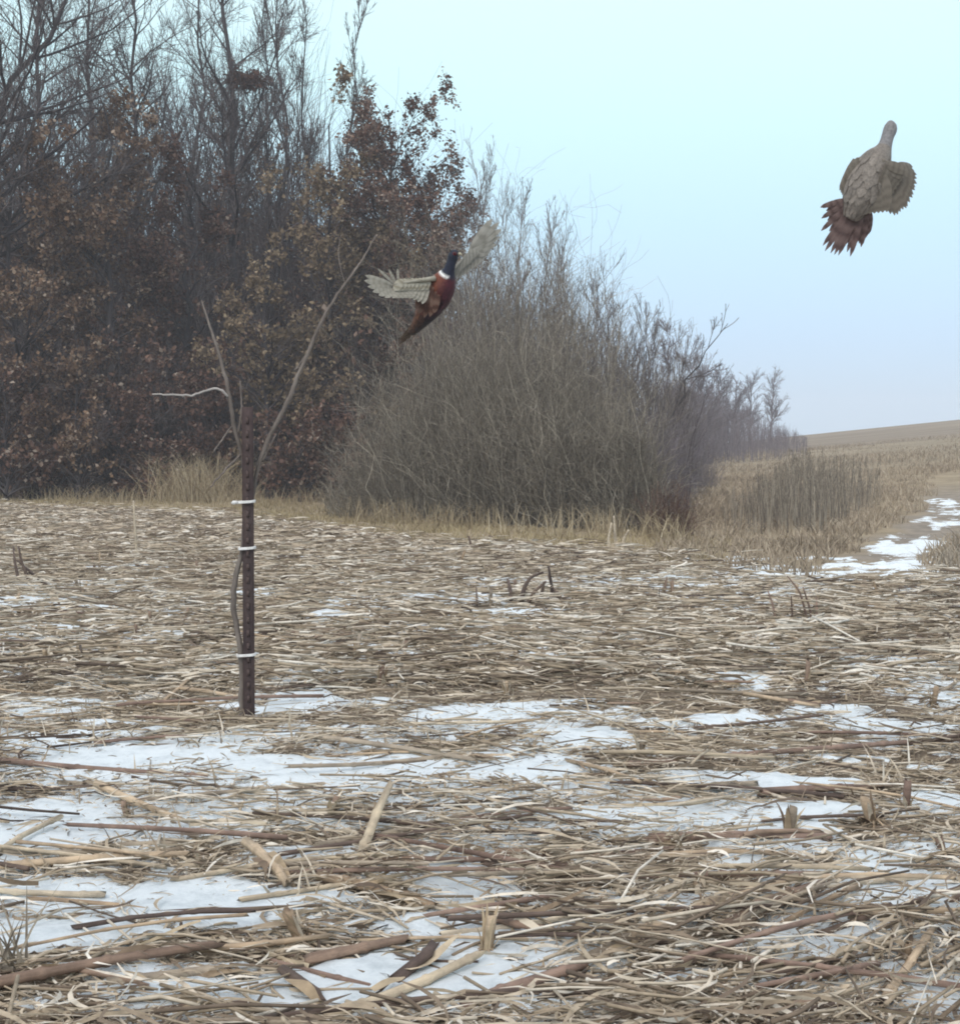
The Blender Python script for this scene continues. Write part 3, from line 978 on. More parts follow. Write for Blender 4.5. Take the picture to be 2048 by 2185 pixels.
# verge between field and wood
n = 42000
X, Y = px_area(n, -150, 1560, 12, 30)
d = Y - edge_y(X)
k = (d > -0.5 + 0.5 * vnoise(X, Y, 0.7, 20)) & (d < 5.5)
X, Y = X[k], Y[k]
blades('verge_grass', 'short olive tan grass along the edge of the field', X, Y, rng.uniform(0.02, 0.10, len(X)) * (1 + 0.9 * vnoise(X, Y, 0.8, 41)), rng.uniform(0.006, 0.014, len(X)), M_olive, 0.7)
# taller straw grass at the foot of the wood and the thicket
n = 3500
X, Y = px_area(n, -150, 780, 26, 30.5)
k = (Y - edge_y(X) > 0.8) & (vnoise(X, Y, 1.6, 42) > 0.1)
X, Y = X[k], Y[k]
blades('tall_dry_grass', 'pale tufts of tall dry grass at the foot of the wood', X, Y, rng.uniform(0.15, 0.5, len(X)), rng.uniform(0.006, 0.012, len(X)), M_grass, 0.7)
n = 650
cx_, cy_ = (455 - CX) / F * 28.0, 28.0
X = cx_ + rng.normal(0, 0.45, n) - 0.25
Y = cy_ + rng.normal(0, 0.5, n)
blades('tall_dry_grass', 'large pale clump of tall grass just left of the post', X, Y, rng.uniform(0.4, 1.3, n), rng.uniform(0.008, 0.016, n), M_grass, 0.85)
n = 6500
X, Y = px_area(n, 720, 1470, 15.2, 20.5)
base = np.interp((X / Y) * F + CX, [720, 900, 1150, 1300, 1470], [20.5, 19.0, 17.6, 17.0, 16.0])
k = (np.abs(Y - base) < 0.9 + 0.5 * vnoise(X, Y, 0.9, 43)) & (vnoise(X, Y, 0.55, 44) + 0.5 * vnoise(X, Y, 0.2, 47) > 0.25)
X, Y = X[k], Y[k]
blades('tall_dry_grass', 'bleached grass tangled round the foot of the thicket', X, Y, rng.uniform(0.12, 0.5, len(X)), rng.uniform(0.006, 0.014, len(X)), M_grass, 0.7)
# meadow right of the thicket
n = 30000
X, Y = px_area(n, 1400, 2250, 11, 36)
D = np.abs(path_dist(X, Y))
k = (Y > edge_y(X) - 0.2) & (D > 0.48 + 0.3 * vnoise(X, Y, 0.7, 45))
X, Y = X[k], Y[k]
blades('meadow_grass', 'short grey tan grass between the thicket and the farm track', X, Y, rng.uniform(0.05, 0.20, len(X)) * (1.0 + 0.6 * vnoise(X, Y, 1.8, 46)), rng.uniform(0.008, 0.02, len(X)), M_path_grass, 0.6)
n = 15000
X, Y = px_area(n, 1380, 2300, 33, 62)
blades('hill_grass', 'rough tan grass covering the lower slope of the hill', X, Y, rng.uniform(0.04, 0.17, n) * (1.0 + 0.8 * vnoise(X, Y, 4.0, 48)), rng.uniform(0.012, 0.03, n), M_path_grass, 0.6)
# standing grey weeds
n = 1900
X, Y = px_area(n, 1540, 1990, 17.0, 25)
pxx = X / Y * F + CX
k = (np.abs(path_dist(X, Y)) > 1.2) & (rng.random(n) < np.interp(pxx, [1540, 1660, 1840, 1990], [0.2, 1, 0.8, 0.2]))
X, Y = X[k], Y[k]
n = len(X)
H = rng.uniform(0.3, 1.05, n) * (1 + 0.3 * vnoise(X, Y, 1.2, 60)) * np.interp(X / Y * F + CX, [1540, 1700, 1860, 1990], [0.35, 0.85, 0.75, 0.35])
t = np.linspace(0, 1, 4)
P = np.zeros((n, 4, 3))
ln = rng.normal(0, 0.10, (n, 2)) * H[:, None]
P[..., 0] = X[:, None] + ln[:, :1] * t ** 1.5
P[..., 1] = Y[:, None] + ln[:, 1:] * t ** 1.5
P[..., 2] = zg(X, Y)[:, None] - 0.02 + H[:, None] * t
R = np.full((n, 4), 0.005) * np.linspace(1, 0.5, 4)
g = Geo()
g.tubes(P, R, 3)
Q, S = grow(P, R, n * 4, 0.55, 1.0, 0.5, 0.2, 3, 0.2, 0.1, 0.8, 0.003)
g.tubes(Q, S, 3)
kind(link('weed_stand', g.mesh('weed_stand', M_weed)), 'stuff', 'stand of upright grey weeds between the meadow and the farm track', 'weeds')
n = 5000
X, Y = px_area(n, 1880, 2300, 11.5, 26)
k = path_dist(X, Y) > 0.55
X, Y = X[k], Y[k]
blades('rough_grass', 'rough grey grass on the right side of the farm track', X, Y, rng.uniform(0.06, 0.30, len(X)), rng.uniform(0.008, 0.016, len(X)), M_weed, 0.6)
#PART3

# ------------------------------------------------------------------ corn stalks and stubs, one by one
def mat_stalk(name, stops):
    m, n, b = mat_new(name)
    oi = n.nodes.new('ShaderNodeObjectInfo')
    r = ramp(n, stops, oi.outputs['Random'])
    f = noise(n, 14, 7, 0.8, stretch=(0.3, 4, 4))
    g = ramp(n, [(0.3, (0.45, 0.43, 0.42)), (0.55, (1.0, 1.0, 1.0)), (0.75, (1.45, 1.42, 1.36))], f)
    c = mixc(n, r.outputs[0], g.outputs[0], 0.75, 'MULTIPLY')
    f2 = noise(n, 7, 5, 0.7)
    g2 = ramp(n, [(0.36, (0.42, 0.40, 0.42)), (0.6, (1.15, 1.12, 1.08))], f2)
    c = mixc(n, c, g2.outputs[0], 0.7, 'MULTIPLY')
    n.links.new(c, b.inputs['Base Color'])
    b.inputs['Roughness'].default_value = 0.7
    bump(n, b, f, 0.5, 0.003)
    return m


M_stalks = {
    'tan': mat_stalk('stalk_tan', [(0, (0.37, 0.275, 0.19)), (1, (0.54, 0.43, 0.31))]),
    'brown': mat_stalk('stalk_brown', [(0, (0.21, 0.145, 0.112)), (1, (0.34, 0.25, 0.19))]),
    'reddish': mat_stalk('stalk_reddish', [(0, (0.20, 0.138, 0.112)), (1, (0.31, 0.222, 0.18))]),
    'dark': mat_stalk('stalk_dark', [(0, (0.10, 0.075, 0.068)), (1, (0.17, 0.125, 0.10))]),
    'grey': mat_stalk('stalk_grey', [(0, (0.27, 0.225, 0.175)), (1, (0.40, 0.34, 0.27))]),
    'pale': mat_stalk('stalk_pale', [(0, (0.50, 0.42, 0.31)), (1, (0.64, 0.56, 0.44))]),
}


def stalk_mesh(L, r, bend=0.02, node=0.15, taper=0.75, sides=8):
    """a corn stalk along +X from 0 to L, with swollen joints and a torn end"""
    xs = [0.0]
    rs = [1.0]
    x = rng.uniform(0.03, node)
    while x < L - 0.02:
        xs += [x - 0.010, x - 0.003, x + 0.004, x + 0.012]
        rs += [1.0, 1.22, 1.22, 0.97]
        x += node * rng.uniform(0.8, 1.2)
    xs += [L]
    rs += [0.95]
    xs = np.clip(np.array(xs), 0, L)
    K = len(xs)
    o = np.argsort(xs, kind='stable')
    xs = xs[o] + np.arange(K) * 1e-5
    rs = np.array(rs)[o] * (1 - (1 - taper) * xs / L) * r
    ph = rng.uniform(0, 6.28)
    P = np.stack([xs, bend * np.sin(xs / L * np.pi + 0.3) * np.cos(ph), np.abs(bend * np.sin(xs / L * np.pi) * np.sin(ph)) * 0.5], -1)
    g = Geo()
    g.tubes(P[None], rs[None], sides, np.array([0.5]), caps=True)
    V = g.V[0]
    V[-sides:, 0] += rng.uniform(-0.02, 0.015, sides)
    V[:sides, 0] += rng.uniform(-0.01, 0.012, sides)
    V[..., 2] = (V[..., 2]) * 0.9
    return g


def sheath_mesh(L, r, n=2):
    """dry leaf blades still clasping the stalk"""
    g = Geo()
    for _ in range(n):
        s = rng.uniform(0.1, 0.6) * L
        ln = rng.uniform(0.10, 0.26) * (0.6 + r * 30)
        K = 7
        t = np.linspace(0, 1, K)
        sg = rng.choice([-1, 1])
        P = np.stack([s + ln * t, sg * (r * 1.05 + 0.10 * ln * t ** 2 * rng.uniform(0, 3)), r * 0.6 - (r * 0.9) * t + 0.06 * ln * np.sin(t * 5 + rng.uniform(0, 6))], -1)
        a = rng.uniform(-0.6, 0.6) + np.linspace(0, rng.normal(0, 1.3), K)
        side = np.stack([np.zeros(K), np.cos(a), np.sin(a)], -1)
        g.ribbons(P[None], (np.array([0.9, 1, 1, 0.9, 0.75, 0.5, 0.12]) * r * rng.uniform(1.3, 2.2))[None], side[None])
    return g


def put_stalk(p0, p1, r, mat, label, group='corn stalks lying in the field', sheath=0, bend=0.015, meshes=None, name='corn_stalk'):
    p0 = np.asarray(p0, float)
    p1 = np.asarray(p1, float)
    d = p1 - p0
    L = float(np.linalg.norm(d))
    o = link(name, stalk_mesh(L, r, bend).mesh('corn_stalk', mat, True), None, p0)
    o.rotation_euler = (rng.uniform(-0.3, 0.3), -math.asin(d[2] / L), math.atan2(d[1], d[0]))
    tag(o, label, 'corn stalk', group)
    if sheath:
        link('leaf_sheath', sheath_mesh(L, r, sheath).mesh('leaf_sheath', M_husk), o)
    return o


def gp(px, py, lift=0.012):
    p = ground(px, py)
    p[2] += lift
    return p


STALKS = [  # x0, y0, x1, y1, thickness in px, colour, end lifts, leaf blades, label
    (-30, 1636, 440, 1670, 15, 'reddish', .03, .02, 1, 'long reddish stalk crossing the upper left snow strip'),
    (-20, 1694, 235, 1690, 12, 'dark', .02, .02, 0, 'dark stalk above the left edge snow patch'),
    (208, 1706, 392, 1768, 20, 'tan', .05, .02, 1, 'tan stalk slanting down to the right near the left snow patch'),
    (400, 1775, 570, 1772, 24, 'pale', .02, .02, 1, 'thick pale stalk end right of the slanting tan stalk'),
    (522, 1835, 618, 1915, 26, 'tan', .05, .03, 2, 'yellow tan stalk slanting towards the husk left of centre'),
    (-20, 1875, 405, 1846, 22, 'tan', .03, .03, 1, 'long tan stalk below the left edge snow patch'),
    (130, 1830, 395, 1815, 16, 'grey', .02, .02, 0, 'grey stalk just above the long tan left stalk'),
    (60, 1938, 330, 1955, 14, 'tan', .02, .015, 0, 'thin tan stalk on the wide left foreground snow'),
    (330, 1962, 610, 1958, 11, 'dark', .015, .015, 0, 'thin dark stalk on the right part of the left foreground snow'),
    (-30, 2135, 470, 2052, 29, 'brown', .03, .04, 2, 'thickest brown stalk rising rightward in the lower left corner'),
    (235, 2118, 470, 2090, 30, 'grey', .02, .02, 1, 'broken grey stalk under the thickest brown stalk'),
    (420, 2055, 700, 2028, 18, 'tan', .03, .03, 0, 'tan stalk continuing the thickest brown stalk to the right'),
    (655, 2075, 870, 2032, 27, 'brown', .03, .03, 1, 'short thick brown stalk in the bottom foreground left of centre'),
    (690, 2190, 1030, 2075, 26, 'pale', .02, .04, 1, 'pale stalk rising rightward from the bottom edge at centre'),
    (985, 2170, 1250, 2090, 30, 'reddish', .02, .03, 1, 'red brown stalk at the bottom edge right of centre'),
    (1240, 2075, 1500, 1985, 26, 'grey', .02, .04, 1, 'grey stalk right of the upright husk, in the foreground'),
    (1345, 2035, 1695, 1915, 32, 'tan', .03, .05, 1, 'upper of two thick parallel stalks in the right foreground'),
    (1555, 2012, 1752, 1922, 38, 'brown', .03, .04, 1, 'lower of two thick parallel stalks in the right foreground'),
    (768, 1852, 832, 1768, 24, 'pale', .02, .13, 1, 'pale stalk poking up out of the litter at the centre'),
    (680, 1898, 930, 1952, 28, 'tan', .03, .02, 1, 'thick tan stalk sloping down to the right at the centre'),
    (712, 1868, 825, 1902, 16, 'pale', .04, .02, 0, 'thin pale stalk just above the sloping thick tan one'),
    (870, 1788, 1235, 1795, 13, 'dark', .02, .02, 0, 'dark straight stalk behind the centre snow patch'),
    (690, 1862, 985, 1852, 22, 'brown', .02, .02, 1, 'brown stalk lying along the top of the centre snow patch'),
    (1030, 1860, 1335, 1872, 20, 'dark', .02, .02, 1, 'dark stalk right of the centre snow patch'),
    (1060, 1842, 1400, 1848, 22, 'brown', .03, .02, 1, 'brown stalk leading to the grey husk heap'),
    (1385, 1806, 1768, 1802, 28, 'reddish', .02, .02, 1, 'long red brown stalk below the right snow band'),
    (1345, 1706, 1615, 1692, 20, 'grey', .02, .03, 1, 'grey stalk above the right snow band'),
    (1620, 1703, 1905, 1692, 20, 'reddish', .02, .02, 1, 'reddish stalk ending at the twin stubs on the right'),
    (1235, 1732, 1535, 1722, 13, 'pale', .015, .015, 0, 'white looking thin stalk on the right snow band'),
    (1340, 1650, 2080, 1592, 15, 'reddish', .03, .03, 1, 'very long reddish stalk far right above the snow'),
    (1878, 2165, 1990, 2030, 22, 'tan', .02, .05, 1, 'tan stalk pointing away in the lower right corner'),
    (1785, 2135, 1935, 1985, 16, 'pale', .02, .04, 0, 'thin pale stalk pointing away beside the lower right snow'),
    (-20, 1383, 245, 1380, 9, 'pale', .03, .03, 0, 'thin pale stalk across the left middle field'),
    (385, 1488, 512, 1502, 11, 'tan', .04, .03, 0, 'tan stalk pointing at the foot of the post from the left'),
    (10, 1465, 190, 1448, 11, 'dark', .03, .03, 0, 'dark stalk in the left middle field'),
    (340, 1512, 420, 1462, 8, 'tan', .02, .06, 0, 'small tan stalk leaning up left of the post'),
    (840, 2112, 930, 2062, 30, 'dark', .02, .05, 1, 'stubby dark stalk beside the centre bottom snow patch'),
    (640, 1590, 1010, 1640, 14, 'grey', .04, .03, 1, 'grey stalk edging the long snow strip right of the post'),
    (1890, 1245, 2060, 1300, 6, 'dark', .04, .03, 0, 'thin dark stalk at the far right of the stubble'),
    (1590, 1500, 1745, 1522, 11, 'tan', .04, .03, 0, 'tan stalk behind the small right snow patches'),
    (600, 2100, 690, 2160, 26, 'dark', .03, .02, 1, 'dark stalk stub sinking into the bottom left snow'),
    (1050, 1985, 1180, 2015, 22, 'brown', .03, .03, 1, 'short brown stalk right beside the upright husk'),
]
for (x0, y0, x1, y1, th, colr, l0, l1, sh, lab) in STALKS:
    a, b_ = gp(x0, y0, l0), gp(x1, y1, l1)
    r = th / F * 0.5 * (a[1] + b_[1]) * 0.5
    put_stalk(a, b_, r, M_stalks[colr], lab, sheath=sh)

# the other countable stalks share a few meshes
protos = []
for i in range(14):
    L = rng.uniform(0.22, 0.75)
    r = rng.uniform(0.0045, 0.009)
    cname = ['tan', 'brown', 'grey', 'reddish', 'pale', 'dark', 'tan'][i % 7]
    protos.append((cname, L, r, stalk_mesh(L, r, rng.uniform(0.004, 0.03)).mesh('corn_stalk', M_stalks[cname], True),
                   sheath_mesh(L, r, int(rng.integers(1, 4))).mesh('leaf_sheath', M_husk)))


def where(x, y):
    px = CX + x / y * F
    if y > 6.6:
        return 'far behind the post line, ' + ('left of the post' if px < 520 else 'in mid field' if px < 1350 else 'towards the farm track')
    if y > 4.45:
        return 'near the foot of the post' if px < 800 else ('behind the centre snow strip' if px < 1350 else 'behind the right snow band')
    if y > 3.45:
        return 'by the left edge snow patch' if px < 650 else ('around the centre snow patch' if px < 1350 else 'below the twin stubs')
    return 'in the lower left foreground' if px < 700 else ('in the bottom centre foreground' if px < 1350 else 'in the lower right foreground')


cnt = 0
while cnt < 190:
    x, y = sample_field(1, 2.3, 10.5, 2.2)
    x, y = float(x[0]) * 0.85, float(y[0])
    if y > edge_y(x) - 0.3:
        continue
    M = float(snow_m(np.array([x]), np.array([y]), False)[0])
    if M > 0.2 and rng.random() < 0.75:
        continue
    i = int(rng.integers(0, 14))
    cname, L, r, me, sm = protos[i]
    th = float(residue_angle(np.array([x]), np.array([y]), 1, 0.3)[0])
    if rng.random() < 0.5:
        th += math.pi
    o = link('corn_stalk', me, None, (x - math.cos(th) * L / 2, y - math.sin(th) * L / 2, float(zg(x, y)) + 0.012 + rng.random() * 0.03))
    o.rotation_euler = (rng.uniform(-3, 3), rng.normal(0, 0.05) - 0.02, th)
    if y < 6.5 and rng.random() < 0.6:
        s = link('leaf_sheath', sm, o)
    sl = math.degrees(math.atan(math.tan(th)))
    way = 'lying level' if abs(sl) < 12 else ('rising rightward' if 0 < sl < 55 else 'falling rightward' if -55 < sl < 0 else 'pointing away')
    siz = 'stubby' if L < 0.38 else ('short' if L < 0.55 else 'long')
    tag(o, f'{siz} broken {cname} stalk {way}' + (' with loose leaf' if o.children else '') + f' {where(x, y)}', 'corn stalk', 'corn stalks lying in the field')
    cnt += 1


def stub(p, h, r, label, lean=(0.0, 0.0), husks=5, colr='tan', spread=1.0, roots=7):
    root = link('corn_stub', None, None, p)
    top = np.array([lean[0] * h, lean[1] * h, h])
    t = np.linspace(0, 1, 6)
    P = np.outer(t, top)[None] + np.array([0, 0, -0.02])
    g = Geo()
    R = r * np.array([1.35, 1.15, 1.0, 1.0, 1.05, 0.95])
    g.tubes(P, R[None], 8, np.array([0.5]), caps=True)
    g.V[0][-8:, 2] += rng.uniform(-0.25, 0.2, 8) * h * 0.3
    link('stem', g.mesh('stem', M_stalks[colr], True), root)
    n = roots
    az = np.arange(n) * 6.283 / n + rng.uniform(0, 1)
    P = np.zeros((n, 4, 3))
    tt = np.linspace(0, 1, 4)
    rad = (r * 0.9 + tt[None] * r * rng.uniform(1.6, 2.6, n)[:, None] * spread)
    P[..., 0] = np.cos(az)[:, None] * rad
    P[..., 1] = np.sin(az)[:, None] * rad
    P[..., 2] = h * 0.32 * (1 - tt ** 1.2) - 0.012
    for k in range(n):
        g = Geo()
        g.tubes(P[k:k + 1], np.full((1, 4), r * 0.22), 5, np.array([0.4]))
        link('brace_root', g.mesh('brace_root', M_stalks[colr]), root)
    for k in range(husks):
        g = Geo()
        K = 6
        t = np.linspace(0, 1, K)
        a = rng.uniform(0, 6.28)
        hh = h * rng.uniform(0.35, 1.25)
        out = r * rng.uniform(1.0, 2.6) * spread
        Q = np.stack([np.cos(a) * (r * 0.9 + out * t ** 2), np.sin(a) * (r * 0.9 + out * t ** 2), hh * t * (1 - 0.2 * t)], -1) + np.outer(t, [top[0] * 0.8, top[1] * 0.8, 0])
        sd_ = np.array([-np.sin(a), np.cos(a), 0])
        g.ribbons(Q[None], (np.array([1, 1.1, 1, 0.8, 0.5, 0.1]) * r * rng.uniform(0.6, 1.7))[None], sd_[None])
        link('husk_strip', g.mesh('husk_strip', M_husk), root)
    tag(root, label, 'corn stub', 'corn stubs standing in the field')
    return root


for px, py, hpx, rpx, lx, colr, hus, lab in [
        (1682, 1790, 85, 15, 0.12, 'grey', 6, 'ragged corn stub alone in the right snow band'),
        (1862, 1762, 78, 17, -0.25, 'tan', 6, 'left one of the twin stubs at the right, with tan brace roots'),
        (1932, 1735, 82, 14, 0.05, 'reddish', 3, 'right one of the twin stubs at the right, straight and dark'),
        (648, 2010, 95, 20, -0.35, 'tan', 7, 'leaning yellow stub by the left foreground snow'),
        (1035, 2045, 105, 17, 0.15, 'tan', 7, 'upright frayed husk stub at the centre foreground'),
        (1365, 1620, 60, 10, 0.1, 'grey', 5, 'small frayed stub left of the long right reddish stalk'),
        (1080, 1495, 50, 8, 0.0, 'tan', 4, 'small stub in mid field near the little snow patches'),
        (820, 1470, 55, 9, -0.1, 'brown', 5, 'brown stub in mid field right of the post'),
        (1425, 1810, 45, 14, 0.5, 'grey', 6, 'collapsed grey stub at the end of the long red brown stalk'),
        (1990, 1510, 55, 9, 0.1, 'tan', 4, 'tan stub by the right edge of mid field'),
        (2020, 1830, 60, 14, -0.3, 'brown', 6, 'bushy brown stub at the right picture edge'),
        (860, 1395, 40, 7, 0.2, 'brown', 4, 'little brown stub in mid field well right of the post'),
        (275, 1755, 60, 10, -0.2, 'brown', 5, 'small brown stub right of the left edge snow patch'),
        (700, 1745, 55, 14, 0.35, 'brown', 8, 'frayed reddish brown stub behind the centre litter'),
        (1330, 1240, 35, 5, 0.0, 'tan', 3, 'far small stub near the thicket foot'),
        (1930, 2060, 70, 12, 0.1, 'tan', 5, 'frayed stub among the stalks in the lower right')]:
    p = ground(px, py)
    k = p[1] / F
    stub(p, hpx * k, rpx * k * 0.62, lab, (lx, rng.normal(0, 0.1)), hus + 3, colr, spread=1.5)

# standing rows of small stubs farther out
for k in range(64):
    x, y = sample_field(1, 6.2, 13.0, 1.4)
    x, y = float(x[0]) * 0.88, float(y[0])
    y = round(y / 0.76) * 0.76 + rng.normal(0, 0.05)
    if y > edge_y(x) - 0.4:
        continue
    lnx = rng.normal(0, 0.2)
    c2 = ['tan', 'brown', 'grey'][k % 3]
    p = (x, y, float(zg(x, y)))
    w_ = where(x, max(y, 6.61)).replace('far behind the post line, ', '')
    stub(p, rng.uniform(0.07, 0.17), rng.uniform(0.008, 0.012), f'small {c2} stub ' + ('leaning left' if lnx < -.1 else 'leaning right' if lnx > .1 else 'upright') + f' beyond the post, {w_}, ' + ('near' if y < 8 else 'far' if y > 10.5 else 'middle') + ' rows', (lnx, rng.normal(0, 0.2)), int(rng.integers(2, 5)), c2, roots=4)


# loose weeds and bent stems in the field
def stems_thing(name, base_px, polys, rpx, mat, label, cat, extra=None):
    p = ground(*base_px)
    root = link(name, None, None, p)
    for poly in polys:
        Q = np.array([at(a, b_, p[1]) for a, b_ in poly])
        Q[:, 1] += np.linspace(0, rng.uniform(-0.15, 0.15), len(Q))
        Q -= p
        s = np.linspace(0, 1, len(Q))
        u = np.linspace(0, 1, 9)
        Q = np.stack([np.interp(u, s, Q[:, i]) for i in range(3)], -1)
        g = Geo()
        r = rpx * 0.5 * p[1] / F
        g.tubes(Q[None], (r * np.linspace(1.1, 0.5, 9))[None], 6, np.array([rng.random()]), caps=True)
        link('stem', g.mesh('stem', mat, True), root)
    tag(root, label, cat)
    return root


stems_thing('weed_stalk', (1725, 1335), [[(1725, 1338), (1712, 1290), (1700, 1258), (1672, 1226)], [(1735, 1335), (1722, 1290), (1706, 1250)], [(1655, 1322), (1650, 1290), (1642, 1262)],
            [(1690, 1330), (1685, 1300), (1678, 1268)], [(1740, 1335), (1748, 1305), (1752, 1280)]], 6, M_stalks['reddish'], 'cluster of leaning reddish weed stems in the right of the stubble', 'weed')
stems_thing('weed_stalk', (1160, 1290), [[(1112, 1285), (1118, 1255), (1132, 1232), (1160, 1222)], [(1178, 1288), (1176, 1250), (1168, 1205)], [(1125, 1290), (1140, 1262), (1165, 1240)], [(1090, 1280), (1088, 1255), (1084, 1240)],
            [(1150, 1290), (1156, 1262), (1160, 1240)], [(1195, 1272), (1180, 1258), (1172, 1230)]], 10, M_stalks['dark'], 'bent dark weed clump standing in mid field', 'weed')
stems_thing('weed_stalk', (293, 1190), [[(293, 1192), (289, 1150), (286, 1110), (283, 1068)]], 7, M_stalks['pale'], 'single pale upright stem in the left of the field', 'weed')
stems_thing('weed_stalk', (1015, 1175), [[(1018, 1172), (1004, 1160), (1000, 1142)], [(1028, 1172), (1012, 1165)]], 7, M_stalks['reddish'], 'small rusty weed in the grass before the thicket', 'weed')
stems_thing('weed_stalk', (1018, 1300), [[(1018, 1300), (1017, 1275), (1016, 1255)]], 6, M_stalks['dark'], 'single dark upright stem left of the bent weed clump', 'weed')
stems_thing('weed_stalk', (110, 1256), [[(110, 1258), (70, 1225), (35, 1195)], [(40, 1240), (25, 1200), (15, 1170)], [(60, 1235), (45, 1195), (40, 1165)]], 7, M_stalks['dark'], 'dark fallen weed at the far left of the field', 'weed')
stems_thing('weed_stalk', (1310, 1180), [[(1300, 1182), (1298, 1150), (1304, 1115)], [(1316, 1185), (1312, 1150), (1308, 1100)], [(1325, 1180), (1330, 1150), (1340, 1130)]], 8, M_stalks['pale'], 'bleached weed stems in front of the thicket right side', 'weed')
# grass tuft at the lower left edge
p = ground(25, 2075)
tuft = link('grass_tuft', None, None, p)
for k in range(16):
    a = rng.uniform(-0.9, 0.9)
    h = rng.uniform(0.09, 0.19)
    t = np.linspace(0, 1, 5)
    Q = np.stack([rng.normal(0, 0.012) + np.sin(a) * h * 0.7 * t ** 1.5, rng.normal(0, 0.02) + rng.normal(0, 0.05) * t, -0.01 + h * t], -1)
    g = Geo()
    g.ribbons(Q[None], (np.array([1, 1, .8, .5, .1]) * 0.006)[None], np.array([[1.0, 0.2, 0]]))
    link('blade', g.mesh('blade', M_weed), tuft)
tag(tuft, 'spiky grey grass tuft at the lower left edge', 'grass')
p = ground(497, 1545)
tuft = link('grass_tuft', None, None, p)
for k in range(34):
    a = rng.uniform(-1.2, 1.2)
    h = rng.uniform(0.03, 0.10)
    t = np.linspace(0, 1, 5)
    Q = np.stack([rng.normal(0, 0.05) + np.sin(a) * h * 0.9 * t ** 1.5, rng.normal(0, 0.03) + rng.normal(0, 0.05) * t, -0.01 + h * t], -1)
    g = Geo()
    g.ribbons(Q[None], (np.array([1, 1, .8, .5, .1]) * 0.008)[None], np.array([[1.0, 0.2, 0]]))
    link('blade', g.mesh('blade', M_weed), tuft)
tag(tuft, 'low brown grass tuft at the left foot of the post', 'grass')
X, Y = sample_field(5200, 3.0, 22, 1.3)
k = (Y < edge_y(X) - 0.1) & (patch_m(X, Y) < 0.1)
X, Y = X[k], Y[k]
blades('upright_shreds', 'small shreds of corn leaf sticking up out of the litter', X, Y, rng.uniform(0.03, 0.12, len(X)), rng.uniform(0.003, 0.010, len(X)), M_straw, 0.9, cat='residue')
for o in list(scene.objects):
    if o.name.startswith('leaf_sheath'):
        o['kind'] = 'stuff'

# ------------------------------------------------------------------ steel post with the sapling perch
m, n_, b_ = mat_new('rusty_steel')
cc = ramp(n_, [(0.3, (0.040, 0.028, 0.030)), (0.5, (0.068, 0.048, 0.047)), (0.7, (0.120, 0.084, 0.074))], noise(n_, 14, 6, 0.7, stretch=(1, 1, 0.3)))
n_.links.new(cc.outputs[0], b_.inputs['Base Color'])
b_.inputs['Roughness'].default_value = 0.65
b_.inputs['Metallic'].default_value = 0.2
bump(n_, b_, noise(n_, 120, 4), 0.3, 0.001)
M_rust = m
m, n_, b_ = mat_new('tie_white')
cc = ramp(n_, [(0.3, (0.62, 0.60, 0.58)), (0.7, (0.80, 0.79, 0.78))], noise(n_, 60, 3))
n_.links.new(cc.outputs[0], b_.inputs['Base Color'])
b_.inputs['Roughness'].default_value = 0.5
M_tie = m

pb = ground(531, 1545)
YP = float(pb[1])
kp = YP / F
post = link('fence_post', None, None, pb)
htop = at(533, 868, YP)[2] - pb[2]
fw, ft, wd = 0.046, 0.006, 0.038


def prism(prof, z0, z1, seg=8, dx=0.0):
    prof = np.array(prof, float)
    S = len(prof)
    zs = np.linspace(z0, z1, seg)
    V = np.concatenate([np.column_stack([prof[:, 0] + dx * (z - z0), prof[:, 1], np.full(S, z)]) for z in zs])
    b = np.arange(seg * S).reshape(seg, S)
    q = np.stack([b[:-1], np.roll(b[:-1], -1, 1), np.roll(b[1:], -1, 1), b[1:]], -1).reshape(-1, 4)
    return V, q, b


h2 = fw / 2
T = [(-h2, 0), (h2, 0), (h2, ft), (0.005, ft + 0.003), (0.004, wd), (-0.004, wd), (-0.005, ft + 0.003), (-h2, ft)]
V, q, bi = prism(T, -0.25, htop, 10, 0.003)
link('post_body', build_mesh('post_body', V, [q, np.array([bi[-1]])], M_rust), post)
z = 0.05
sb = None
while z < htop - 0.03:
    if sb is None:
        g = Geo()
        g.tubes(np.array([[[0, 0.001, -0.010], [0, -0.007, -0.007], [0, -0.007, 0.007], [0, 0.001, 0.010]]]) , np.full((1, 4), 0.0065), 6, np.array([0.5]), caps=True)
        sb = g.mesh('stud', M_rust, True)
    link('stud', sb, post, (0.003 * z, 0, z))
    z += 0.0535


def tie_ring(py, w0, w1, knob, lab):
    zc = float(at(531, py, YP)[2] - pb[2])
    an = np.linspace(0, 2 * np.pi, 25)
    cxm, rxm = (w0 + w1) / 2, (w1 - w0) / 2
    g = Geo()
    for dz in (-0.0026, 0.0026):
        P = np.stack([cxm + rxm * np.sign(np.cos(an)) * np.abs(np.cos(an)) ** 0.6, 0.012 + 0.028 * np.sign(np.sin(an)) * np.abs(np.sin(an)) ** 0.6, zc + dz + 0.003 * np.cos(an)], -1)
        g.tubes(P[None], np.full((1, 25), 0.0032), 6, np.array([0.5]))
    if knob:
        P = np.array([[[w0 + 0.004, -0.010, zc], [w0 - 0.012, -0.014, zc - 0.002], [w0 - 0.020, -0.012, zc - 0.004]]])
        g.tubes(P, np.array([[0.006, 0.009, 0.004]]), 6, np.array([0.5]), caps=True)
    o = link('tie', g.mesh('tie', M_tie, True), post)
    o['label'] = lab


